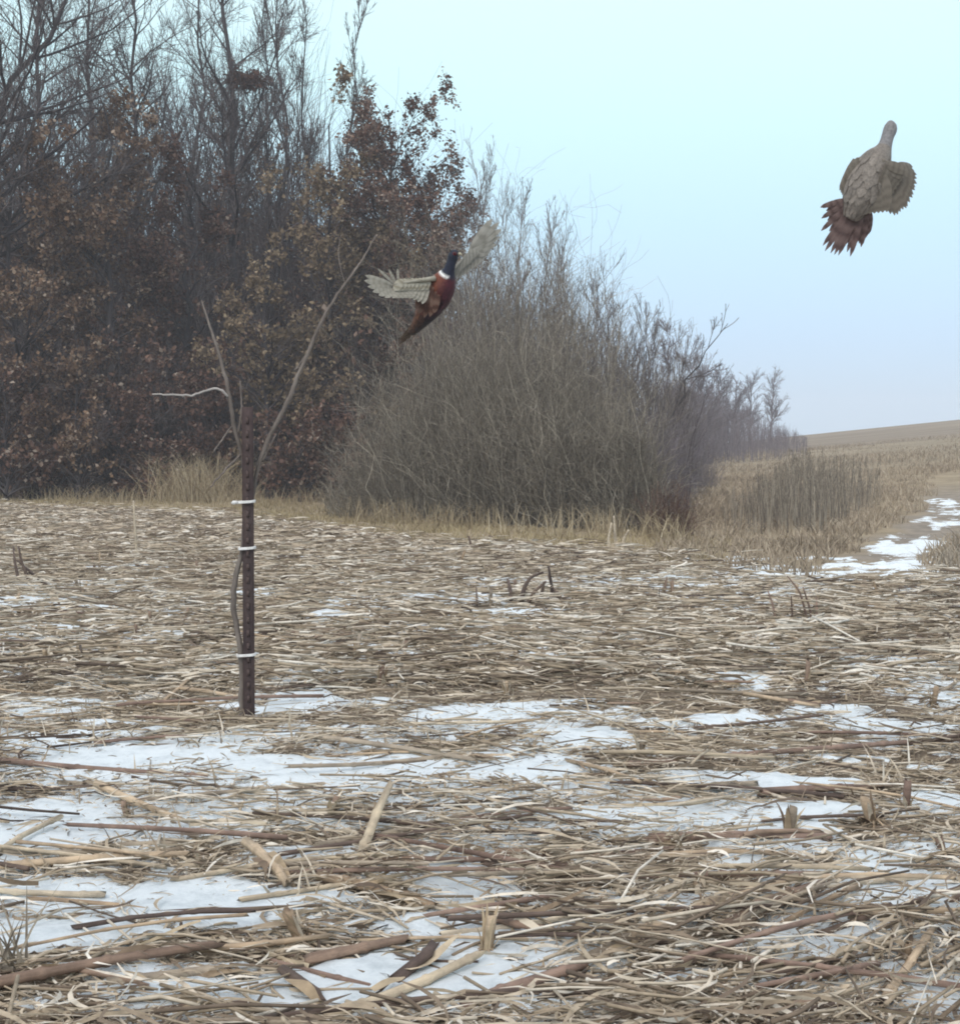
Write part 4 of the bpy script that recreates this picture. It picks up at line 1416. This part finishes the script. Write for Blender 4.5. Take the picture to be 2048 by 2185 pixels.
tie_ring(1071, -0.040, 0.029, True, 'uppermost white tie with a knot')
tie_ring(1170, -0.036, 0.029, False, 'middle white tie')
tie_ring(1398, -0.046, 0.027, False, 'lowest white tie')
tag(post, 'dark rusty steel post standing alone in the stubble field', 'post')

m, n_, b_ = mat_new('sapling_bark')
cc = ramp(n_, [(0.3, (0.085, 0.070, 0.062)), (0.5, (0.155, 0.13, 0.115)), (0.7, (0.24, 0.205, 0.18))], noise(n_, 22, 6, 0.7, stretch=(1, 1, 0.25)))
n_.links.new(cc.outputs[0], b_.inputs['Base Color'])
bump(n_, b_, noise(n_, 60, 5), 0.5, 0.002)
M_sap = m
m, n_, b_ = mat_new('bleached_wood')
cc = ramp(n_, [(0.3, (0.30, 0.27, 0.255)), (0.7, (0.48, 0.44, 0.41))], noise(n_, 30, 5, 0.7))
n_.links.new(cc.outputs[0], b_.inputs['Base Color'])
M_bleach = m


def smooth_path(P, n):
    P = np.asarray(P, float)
    s = np.concatenate([[0], np.cumsum(np.linalg.norm(np.diff(P[:, :3], axis=0), axis=1))])
    m_ = np.gradient(P, s, axis=0)
    u = np.linspace(0, s[-1] * 0.99999, n)
    i = np.clip(np.searchsorted(s, u, 'right') - 1, 0, len(s) - 2)
    h = s[i + 1] - s[i]
    t = ((u - s[i]) / h)[:, None]
    h = h[:, None]
    return (2 * t ** 3 - 3 * t ** 2 + 1) * P[i] + (t ** 3 - 2 * t ** 2 + t) * h * m_[i] + (-2 * t ** 3 + 3 * t ** 2) * P[i + 1] + (t ** 3 - t ** 2) * h * m_[i + 1]


def branch_part(name, parent, origin, pts, mat, sides=7, n=40, off=0.0):
    """pts: px, py, depth offset, thickness px"""
    P = np.array([[*(at(a, b, YP + d) - origin), t * 0.5 * kp] for a, b, d, t in pts])
    S = smooth_path(P, n)
    S[1:-1, :3] += rng.normal(0, 0.0012, (n - 2, 3))
    g = Geo()
    g.tubes(S[None, :, :3], np.maximum(S[None, :, 3], 0.0015), sides, np.array([0.5]), caps=True)
    return link(name, g.mesh(name, mat, True), parent)


sb0 = ground(516, 1547)
sap = link('bent_sapling', None, None, sb0)
D = 0.03
branch_part('main_stem', sap, sb0, [(517, 1560, D, 15), (517, 1480, D, 14), (515, 1400, D - .01, 13), (505, 1340, D, 12), (498, 1288, D, 13), (503, 1232, D, 12), (516, 1175, D - .01, 10), (521, 1100, D, 9), (522, 1010, D, 9),
                                    (514, 960, D, 9), (500, 915, D, 9), (492, 865, D, 9), (484, 818, D + .02, 8), (470, 765, D + .05, 7), (446, 690, D + .1, 5), (430, 640, D + .14, 3)], M_sap, 8, 70)
branch_part('side_twig', sap, sb0, [(486, 846, D, 5), (478, 836, D - .01, 5.5), (458, 829, D - .02, 5.5), (438, 834, D - .04, 5), (412, 843, D - .06, 5), (372, 842, D - .1, 4.5), (325, 841, D - .14, 3)], M_bleach, 6, 30)
branch_part('side_twig', sap, sb0, [(505, 930, D, 6), (512, 900, D + .02, 5), (515, 860, D + .05, 4), (512, 812, D + .08, 3)], M_sap, 5, 16)
branch_part('side_twig', sap, sb0, [(516, 965, D, 5), (498, 985, D - .03, 5), (470, 1015, D - .06, 4), (448, 1040, D - .08, 3)], M_sap, 5, 16)
branch_part('side_twig', sap, sb0, [(498, 905, D, 4), (480, 930, D - .02, 4), (455, 965, D - .04, 3)], M_sap, 5, 16)
tag(sap, 'crooked grey sapling tied to the left of the post, with a bleached horizontal twig', 'branch')
br0 = at(543, 1070, YP + 0.05)
br = link('dead_branch', None, None, br0)
branch_part('main_stem', br, br0, [(538, 1075, .05, 7.0), (548, 1005, .05, 8.6), (574, 935, .05, 9.4), (603, 878, .06, 9.4), (619, 845, .07, 10.1), (630, 815, .08, 8.6), (656, 755, .1, 8.2), (697, 665, .14, 7.0), (736, 605, .18, 5.9), (772, 555, .22, 4.7), (803, 500, .26, 2.7)], M_sap, 8, 60)
branch_part('side_twig', br, br0, [(655, 757, .1, 3.9), (640, 775, .09, 3.1), (627, 790, .07, 2.3)], M_sap, 5, 10)
branch_part('side_twig', br, br0, [(736, 605, .18, 3.1), (726, 570, .2, 2.7), (722, 535, .22, 2.0), (728, 500, .25, 1.6)], M_sap, 5, 14)
branch_part('side_twig', br, br0, [(560, 985, .05, 3.9), (575, 955, .03, 3.5), (590, 925, .02, 3.1)], M_sap, 5, 10)
tag(br, 'long dead branch slanting up to the right from the post towards the rooster', 'branch')


# ------------------------------------------------------------------ the two pheasants
def mat_plumage(name, scale, amt):
    m, n, b = mat_new(name)
    a = n.nodes.new('ShaderNodeAttribute')
    a.attribute_name = 'plumage'
    f = noise(n, scale, 4, 0.7)
    g = ramp(n, [(0.35, (0.45, 0.42, 0.40)), (0.5, (1, 1, 1)), (0.68, (1.5, 1.45, 1.4))], f)
    c = mixc(n, a.outputs['Color'], g.outputs[0], amt, 'MULTIPLY')
    n.links.new(c, b.inputs['Base Color'])
    b.inputs['Roughness'].default_value = 0.6
    b.inputs['Specular IOR Level'].default_value = 0.3
    bump(n, b, noise(n, scale * 1.5, 4), 0.5, 0.004)
    return m


def mat_feather(name, dark, mid, light, bars):
    """vane colour, barred across its length"""
    m, n, b = mat_new(name)
    a = n.nodes.new('ShaderNodeAttribute')
    a.attribute_name = 'rnd'
    mu = n.nodes.new('ShaderNodeMath')
    mu.operation = 'MULTIPLY'
    mu.inputs[1].default_value = bars * 6.2832
    n.links.new(a.outputs['Fac'], mu.inputs[0])
    ad = n.nodes.new('ShaderNodeMath')
    ad.operation = 'MULTIPLY_ADD'
    n.links.new(noise(n, 30, 3), ad.inputs[0])
    ad.inputs[1].default_value = 5.0
    n.links.new(mu.outputs[0], ad.inputs[2])
    s = n.nodes.new('ShaderNodeMath')
    s.operation = 'SINE'
    n.links.new(ad.outputs[0], s.inputs[0])
    mr = n.nodes.new('ShaderNodeMath')
    mr.operation = 'MULTIPLY_ADD'
    mr.inputs[1].default_value = 0.5
    mr.inputs[2].default_value = 0.5
    n.links.new(s.outputs[0], mr.inputs[0])
    r = ramp(n, [(0.0, dark), (0.35, mid), (1.0, light)], mr.outputs[0])
    n.links.new(r.outputs[0], b.inputs['Base Color'])
    b.inputs['Roughness'].default_value = 0.6
    t = n.nodes.new('ShaderNodeBsdfTranslucent')
    n.links.new(r.outputs[0], t.inputs['Color'])
    mx = n.nodes.new('ShaderNodeMixShader')
    mx.inputs[0].default_value = 0.3
    n.links.new(b.outputs[0], mx.inputs[1])
    n.links.new(t.outputs[0], mx.inputs[2])
    n.links.new(mx.outputs[0], n.nodes['Material Output'].inputs['Surface'])
    return m


def feather_mesh(p0, p1, w, nrm, camber=0.10, blunt=0.55, sweep=None, shaft=0.0014):
    p0, p1 = np.asarray(p0, float), np.asarray(p1, float)
    L = np.linalg.norm(p1 - p0)
    d = (p1 - p0) / L
    side = unit(np.cross(d, nrm)[None])[0]
    nn = np.cross(side, d)
    K = 9
    t = np.linspace(0, 1, K)
    Cn = p0 + np.outer(t, p1 - p0) + np.outer(np.sin(t * np.pi) * camber * L, nn)
    if sweep is not None:
        Cn = Cn + np.outer(np.sin(t * np.pi), np.asarray(sweep))
    prof = w * np.minimum(0.35 + 2.2 * t, 1.0) * np.where(t > blunt, np.sqrt(np.maximum(1 - ((t - blunt) / (1 - blunt)) ** 2, 0.0)), 1.0)
    prof[-1] = w * 0.06
    cols_ = []
    for u, hz in ((-0.5, -0.025), (-0.12, 0.01), (0.0, 0.025), (0.12, 0.01), (0.5, -0.025)):
        cols_.append(Cn + np.outer(prof * u, side) + np.outer(prof * hz, nn))
    V = np.stack(cols_, 1)
    b = np.arange(K * 5).reshape(K, 5)
    q = np.stack([b[:-1, :-1], b[:-1, 1:], b[1:, 1:], b[1:, :-1]], -1).reshape(-1, 4)
    g = Geo()
    g.add(V, [q], np.repeat(t, 5))
    g.tubes((Cn - nn * 0.0015)[None], np.linspace(shaft, 0.0005, K)[None], 4, np.array([0.9]))
    return g


def bird_body(sp, Yd, org, colfn, sides=18, n=46, flat=0.95):
    """sp rows: px, py, depth offset, radius px -> one continuous skin"""
    k = Yd / F
    P = np.array([[*(at(a, b, Yd + d) - org), r * k] for a, b, d, r in sp])
    S = smooth_path(P, n)
    C, R = S[:, :3], np.maximum(S[:, 3], 0.001)
    T = unit(np.gradient(C, axis=0))
    view = np.array([0, 1.0, 0])
    U = unit(np.cross(T, view))
    W = np.cross(T, U)
    an = np.arange(sides) * 2 * np.pi / sides
    V = C[:, None] + R[:, None, None] * (np.cos(an)[None, :, None] * U[:, None] + flat * np.sin(an)[None, :, None] * W[:, None])
    b = np.arange(n * sides).reshape(n, sides)
    q = np.stack([b[:-1], np.roll(b[:-1], -1, 1), np.roll(b[1:], -1, 1), b[1:]], -1).reshape(-1, 4)
    s = np.linspace(0, 1, n)
    cols = np.array([[colfn(si, math.cos(a), math.sin(a)) for a in an] for si in s]).reshape(-1, 3)
    return V.reshape(-1, 3), [q, b[:1, ::-1], b[-1:]], cols, C, R


def feather_coat(parent, V, C, colfn, n, sides, s0, s1, rows, per_row, span, w, mat, rim=0.62):
    """small body feathers lying on the skin, tips towards the tail"""
    V = V.reshape(n, sides, 3)
    for r_ in range(rows):
        s = s0 + (s1 - s0) * (r_ + 0.5) / rows
        for k in range(per_row):
            a = (k + 0.5 * (r_ % 2) + rng.normal(0, 0.12)) / per_row * sides
            i0 = int(np.clip(round(s * (n - 1) + rng.normal(0, 0.4)), 1, n - 1))
            i1 = max(i0 - span, 0)
            ja, jb, f = int(a) % sides, (int(a) + 1) % sides, a - int(a)
            q0 = V[i0, ja] * (1 - f) + V[i0, jb] * f
            q1 = V[i1, ja] * (1 - f) + V[i1, jb] * f
            nn = unit((q0 - C[i0])[None])[0]
            n1 = unit((q1 - C[i1])[None])[0]
            fm = feather_mesh(q0 + nn * 0.0005, q1 + n1 * rng.uniform(0.003, 0.008), w * rng.uniform(0.85, 1.15), nn, 0.03, blunt=0.4, shaft=0.0006)
            ang = 2 * np.pi * a / sides
            base = np.array(colfn(s, math.cos(ang), math.sin(ang))) * rng.uniform(0.86, 1.18)
            Vf = np.concatenate(fm.V)
            tt = np.concatenate(fm.A)
            cc_ = base[None] * np.where(tt > 0.80, rim, np.where(tt > 0.6, 1.15, 1.0))[:, None]
            link('feather', build_mesh('feather', Vf, [np.concatenate(x) for x in fm.F.values()], mat, True, cols=cc_), parent)


def ball(c, r, mat, name, parent, sc=(1, 1, 1)):
    u = np.linspace(0, np.pi, 9)
    v = np.arange(12) * 2 * np.pi / 12
    V = np.stack([np.outer(np.sin(u), np.cos(v)), np.outer(np.sin(u), np.sin(v)), np.outer(np.cos(u), np.ones(12))], -1) * r * np.array(sc) + np.asarray(c)
    b = np.arange(108).reshape(9, 12)
    q = np.stack([b[:-1], np.roll(b[:-1], -1, 1), np.roll(b[1:], -1, 1), b[1:]], -1).reshape(-1, 4)
    return link(name, build_mesh(name, V.reshape(-1, 3), [q], mat, True), parent)


def flat_mat(name, col, rough=0.5):
    m, n, b = mat_new(name)
    r = ramp(n, [(0.3, tuple(c * 0.8 for c in col)), (0.7, tuple(c * 1.15 for c in col))], noise(n, 80, 3))
    n.links.new(r.outputs[0], b.inputs['Base Color'])
    b.inputs['Roughness'].default_value = rough
    return m


M_eye = flat_mat('eye', (0.02, 0.015, 0.01), 0.15)
M_beak = flat_mat('beak', (0.42, 0.38, 0.28), 0.4)
M_wattle = flat_mat('red_wattle', (0.12, 0.014, 0.022), 0.6)
M_cock_body = mat_plumage('cock_plumage', 70, 0.55)
M_hen_body = mat_plumage('hen_plumage', 90, 0.55)
M_wing_pale = mat_feather('cock_flight_feather', (0.33, 0.305, 0.255), (0.37, 0.343, 0.29), (0.41, 0.38, 0.325), 5)
M_wing_far = mat_feather('cock_far_wing', (0.25, 0.235, 0.205), (0.30, 0.285, 0.25), (0.34, 0.325, 0.29), 3)
M_wing_cov = mat_feather('cock_covert', (0.28, 0.25, 0.19), (0.36, 0.33, 0.26), (0.46, 0.43, 0.36), 2)
M_cock_brown = mat_feather('cock_scapular', (0.085, 0.042, 0.032), (0.13, 0.066, 0.048), (0.20, 0.125, 0.095), 2)
M_cock_tail = mat_feather('cock_tail', (0.025, 0.018, 0.014), (0.10, 0.065, 0.042), (0.16, 0.11, 0.075), 14)
M_hen_wing = mat_feather('hen_flight_feather', (0.205, 0.175, 0.145), (0.235, 0.202, 0.168), (0.265, 0.23, 0.192), 4)
M_hen_tail = mat_feather('hen_tail', (0.115, 0.075, 0.070), (0.155, 0.102, 0.095), (0.20, 0.138, 0.126), 4)

# ---- cock pheasant over the thicket edge
YC = 7.6
oc = at(938, 620, YC)
cock = link('pheasant', None, None, oc)
tag(cock, 'cock pheasant with white neck ring flying up with spread pale wings', 'bird')
SPC = [(876, 710, .22, 3), (886, 700, .17, 8), (897, 684, .12, 15), (911, 664, .08, 22), (927, 641, .04, 27), (940, 618, .01, 29), (948, 600, -.01, 26), (954, 587, -.03, 19), (958, 577, -.045, 12.5), (961, 566, -.055, 10.5),
       (964, 556, -.06, 10), (967, 547, -.065, 11.5), (971, 541, -.07, 10.5), (976, 540, -.075, 6.5), (980, 541, -.08, 3)]


def ccol(s, cu, sv):
    cu = -cu
    # cu > 0: right/belly side of the picture, cu < 0: back
    if s > 0.875:
        return (0.012, 0.016, 0.030) if s < 0.985 else (0.05, 0.05, 0.05)
    if s > 0.775:
        return (0.012, 0.015, 0.034)
    if s > 0.735:
        return (0.80, 0.80, 0.79) if cu < 0.35 else (0.03, 0.02, 0.035)
    belly = max(0.0, min(1.0, (cu + 0.35) * 1.3))
    if s > 0.40:
        f = (s - 0.40) / 0.335
        a = np.array([0.15, 0.040, 0.020]) * f + np.array([0.10, 0.036, 0.022]) * (1 - f)
        d = np.array([0.075, 0.014, 0.024]) * f + np.array([0.016, 0.010, 0.018]) * (1 - f)
        return tuple(a * (1 - belly) + d * belly)
    f = s / 0.40
    a = np.array([0.10, 0.055, 0.032]) * (1 - f) + np.array([0.12, 0.05, 0.028]) * f
    d = np.array([0.05, 0.035, 0.028]) * (1 - f) + np.array([0.016, 0.011, 0.018]) * f
    return tuple(a * (1 - belly) + d * belly)


V, fc, cols, C, R = bird_body(SPC, YC, oc, ccol)
body = link('body', build_mesh('body', V, fc, M_cock_body, True, cols=cols), cock)
feather_coat(body, V, C, ccol, 46, 18, 0.10, 0.70, 8, 13, 6, 0.034, M_cock_body, 0.7)
kc = YC / F


def cp3(px, py, d):
    return at(px, py, YC + d) - oc


g = Geo()
g.tubes(np.array([[cp3(977, 540.5, -.077), cp3(982, 541.5, -.082), cp3(987, 544.5, -.085)]]), np.array([[0.011, 0.008, 0.001]]), 8, np.array([0.5]), caps=True)
link('beak', g.mesh('beak', M_beak, True), cock)
ball(cp3(970, 541, -.094), 0.011, M_wattle, 'wattle', cock, (1, 0.5, 0.9))
ball(cp3(970, 540, -.106), 0.005, M_eye, 'eye', cock)
for dx in (-3, 3):
    g = Geo()
    g.tubes(np.array([[cp3(965, 540 , -.06 + dx * .006), cp3(961, 535, -.055 + dx * .008), cp3(958, 530, -.05 + dx * .01)]]), np.array([[0.007, 0.005, 0.001]]), 5, np.array([0.5]))
    link('ear_tuft', g.mesh('ear_tuft', M_eye, True), cock)


def wing(parent, P3, shoulder, wrist, prim, sec, cov, mats, nrm, w_prim, w_sec, thin_n=0):
    """prim/sec: list of (root, tip); the arm is a tapered skin, feathers are its pieces"""
    S, Wr = P3(*shoulder), P3(*wrist)
    g = Geo()
    u = np.linspace(0, 1, 8)[:, None]
    A = S * (1 - u) + Wr * u + nrm * 0.01
    g.tubes(A[None], np.array([[.016, .013, .011, .010, .009, .008, .006, .003]]), 8, np.array([0.5]), caps=True)
    w = link('wing', g.mesh('wing', mats[1], True), parent)
    for lst, wd_, mt, cam in ((prim, w_prim, mats[0], 0.03), (sec, w_sec, mats[0], 0.03), (cov, w_sec * 0.95, mats[1], 0.02)):
        for i, (a, b) in enumerate(lst):
            thin = 0.45 if (lst is prim and i < thin_n) else 1.0
            pa, pb2 = P3(*a), P3(*b)
            pa = pa - nrm * 0.0016 * (i % 3) + nrm * (0.008 if lst is cov else 0)
            fm = feather_mesh(pa, pb2, wd_ * thin * rng.uniform(0.9, 1.1), nrm, cam)
            link('feather', fm.mesh('feather', mt, True), w)
    return w


toward = np.array([0, -1.0, 0])
# near wing spread to the left
prim = [((842, 606, -.16), (806, 573, -.22)), ((845, 604, -.16), (829, 574, -.20)), ((850, 603, -.15), (848, 572, -.17)),
        ((838, 608, -.17), (779, 587, -.26)), ((836, 611, -.17), (777, 598, -.27)), ((836, 614, -.17), (784, 611, -.27)), ((838, 616, -.16), (795, 622, -.26)),
        ((841, 617, -.16), (808, 630, -.24)), ((845, 617, -.15), (822, 635, -.22))]
sec = [((852 + i * 8.5, 608 - i * 0.7, -.145 + i * 0.014), (838 + i * 9, 636 + (i > 4) * (i - 4) * 4, -.19 + i * 0.013)) for i in range(8)]
cov = [((858 + i * 8, 596 - i * 0.6, -.15 + i * .014), (842 + i * 9, 620, -.18 + i * .014)) for i in range(8)]
wing(cock, cp3, (928, 594, -.05), (842, 606, -.165), prim, sec, cov, (M_wing_pale, M_wing_cov), toward, 0.032, 0.052, 3)
# far wing raised to the upper right
prim = [((1000, 535, .14), (1066, 473, .20)), ((999, 538, .14), (1070, 488, .20)), ((998, 541, .13), (1066, 504, .20)), ((997, 545, .13), (1058, 520, .19)), ((996, 548, .12), (1047, 535, .18)), ((994, 551, .12), (1036, 548, .17)),
        ((1002, 533, .14), (1050, 466, .19))]
sec = [((992 - i * 5.5, 552 + i * 5, .115 - i * .01), (1026 - i * 8, 558 + i * 6, .15 - i * .01)) for i in range(6)]
cov = [((998 - i * 6, 540 + i * 6.5, .11 - i * .01), (1022 - i * 8, 538 + i * 8, .13 - i * .01)) for i in range(6)]
wing(cock, cp3, (957, 588, .04), (1002, 536, .13), prim, sec, cov, (M_wing_far, M_wing_far), toward, 0.040, 0.052)
# shoulder feathers over the back and flank
sca = link('scapulars', None, cock)
for i, (a, b) in enumerate([((922, 600, -.05), (885, 652, -.03)), ((920, 608, -.06), (893, 670, -.02)), ((924, 612, -.07), (905, 678, -.03)), ((930, 622, -.085), (917, 676, -.05)), ((918, 600, -.05), (888, 645, -.04)),
                            ((914, 606, -.06), (886, 660, -.04)), ((936, 628, -.09), (926, 668, -.07))]):
    fm = feather_mesh(cp3(*a), cp3(*b), 0.034, toward, 0.05)
    link('feather', fm.mesh('feather', M_cock_brown, True), sca)
# tail
tl = link('tail', None, cock)
for i, (a, b, w_) in enumerate([((892, 690, .13), (852, 734, .42), .020), ((894, 692, .12), (858, 731, .40), .020), ((888, 690, .14), (851, 728, .38), .018), ((896, 690, .12), (868, 722, .30), .022), ((886, 688, .15), (862, 716, .30), .020),
                                ((900, 688, .10), (880, 716, .24), .024), ((884, 686, .15), (872, 708, .24), .022), ((904, 684, .09), (890, 708, .20), .026)]):
    fm = feather_mesh(cp3(*a) - toward * 0.002 * i, cp3(*b), w_, toward, 0.03)
    link('feather', fm.mesh('feather', M_cock_tail, True), tl)

# ---- hen pheasant in the open sky
YH = 5.6
oh = at(1855, 400, YH)
hen = link('pheasant', None, None, oh)
tag(hen, 'grey brown hen pheasant flying away with its tail fanned, against open sky', 'bird')
SPH = [(1812, 468, .00, 10), (1820, 452, .00, 22), (1832, 430, .0, 34), (1845, 400, .01, 40), (1858, 370, .02, 39), (1869, 346, .03, 33), (1880, 328, .05, 23), (1887, 313, .06, 15.5), (1891, 300, .07, 13.5), (1895, 287, .08, 13.5), (1899, 276, .09, 14.5), (1900, 267, .10, 12), (1899, 260, .11, 6)]


def hcol(s, cu, sv):
    if s > 0.72:
        return (0.19, 0.185, 0.19)
    f = s / 0.72
    return tuple(np.array([0.172, 0.146, 0.126]) * (1 - f) + np.array([0.18, 0.158, 0.138]) * f)


V, fc, cols, C, R = bird_body(SPH, YH, oh, hcol)
hbody = link('body', build_mesh('body', V, fc, M_hen_body, True, cols=cols), hen)
feather_coat(hbody, V, C, hcol, 46, 18, 0.07, 0.66, 9, 13, 7, 0.042, M_hen_body, 1.12)


def hp3(px, py, d):
    return at(px, py, YH + d) - oh


g = Geo()
g.tubes(np.array([[hp3(1903, 268, .115), hp3(1909, 268, .125), hp3(1913, 271, .13)]]), np.array([[0.010, 0.007, 0.001]]), 8, np.array([0.5]), caps=True)
link('beak', g.mesh('beak', M_beak, True), hen)
ball(hp3(1908, 272, .075), 0.005, M_eye, 'eye', hen)
# right wing: drooped in the downstroke, seen from above
tu = np.linspace(0, 9, 17)
tips = np.stack([np.interp(tu, range(10), [1948, 1954, 1955, 1953, 1949, 1942, 1934, 1925, 1914, 1900]), np.interp(tu, range(10), [354, 368, 385, 401, 416, 429, 440, 450, 457, 459])], -1) + rng.normal(0, 1.6, (17, 2))
prim = [((1899 + (16 - i) * 0.7, 350 + i * 3.0, -.02 + .002 * i), (tx, ty, .10 - .005 * i)) for i, (tx, ty) in enumerate(tips)]
sec = [((1888 - i * 6, 372 + i * 6, -.06), (1892 - i * 9, 452 + i * 1.0, -.03)) for i in range(6)]
cov = [((1888 - i * 2, 350 + i * 5, -.060), (1936 - i * 6, 366 + i * 9, -.005)) for i in range(9)]
wing(hen, hp3, (1878, 345, -.02), (1912, 352, .0), prim, sec, cov, (M_hen_wing, M_hen_wing), toward, 0.026, 0.050)
# left wing: drooped along the flank, nearly edge on
prim = [((1822 + i * 1.4, 338 + i * 5, .0), (1791 + i * 2.6, 406 + i * 4.6, .03)) for i in range(10)]
sec = [((1838 + i * 2, 348 + i * 6, .0), (1812 + i * 3, 424 + i * 5, .03)) for i in range(5)]
cov = [((1830 + i * 1.5, 337 + i * 5, -.01), (1805 + i * 2, 382 + i * 6, .01)) for i in range(7)]
wing(hen, hp3, (1856, 336, .02), (1827, 339, .04), prim, sec, cov, (M_hen_wing, M_hen_wing), toward, 0.026, 0.036)
# fanned tail
tl = link('tail', None, hen)
tt_ = [(1752, 441), (1757, 452), (1756, 463), (1759, 475), (1757, 487), (1763, 500), (1761, 516), (1764, 529), (1774, 536), (1782, 539), (1789, 543), (1798, 534), (1807, 537), (1816, 539), (1823, 529), (1831, 527), (1838, 520), (1846, 514), (1853, 503)]
for i, (tx, ty) in enumerate(tt_):
    f = i / (len(tt_) - 1)
    bx, by = 1806 + 52 * f, 424 + 26 * f
    jt = rng.uniform(-0.14, 0.10)
    fm = feather_mesh(hp3(bx, by, -.012 - .003 * (i % 2)), hp3(tx + (tx - bx) * jt, ty + (ty - by) * jt, .03 + .05 * abs(f - 0.5)), 0.023, toward, 0.03, blunt=0.6)
    link('feather', fm.mesh('feather', M_hen_tail, True), tl)

# ------------------------------------------------------------------ damp winter air
HAZE = 0.0019
hx0, hx1, hy0, hy1, hz0, hz1 = -345.0, 345.0, -75.0, 440.0, -6.0, 18.0
V = np.array([[x, y, z] for z in (hz0, hz1) for y in (hy0, hy1) for x in (hx0, hx1)])
fc = np.array([[0, 2, 3, 1], [4, 5, 7, 6], [0, 1, 5, 4], [2, 6, 7, 3], [0, 4, 6, 2], [1, 3, 7, 5]])
m = bpy.data.materials.new('haze')
m.use_nodes = True
m.node_tree.nodes.clear()
mo = m.node_tree.nodes.new('ShaderNodeOutputMaterial')
pv = m.node_tree.nodes.new('ShaderNodeVolumePrincipled')
pv.inputs['Color'].default_value = (0.92, 0.93, 1.0, 1)
pv.inputs['Density'].default_value = HAZE
m.node_tree.links.new(pv.outputs[0], mo.inputs['Volume'])
kind(link('haze', build_mesh('haze', V, [fc], m)), 'stuff', 'faint damp haze lying over the whole field', 'haze')
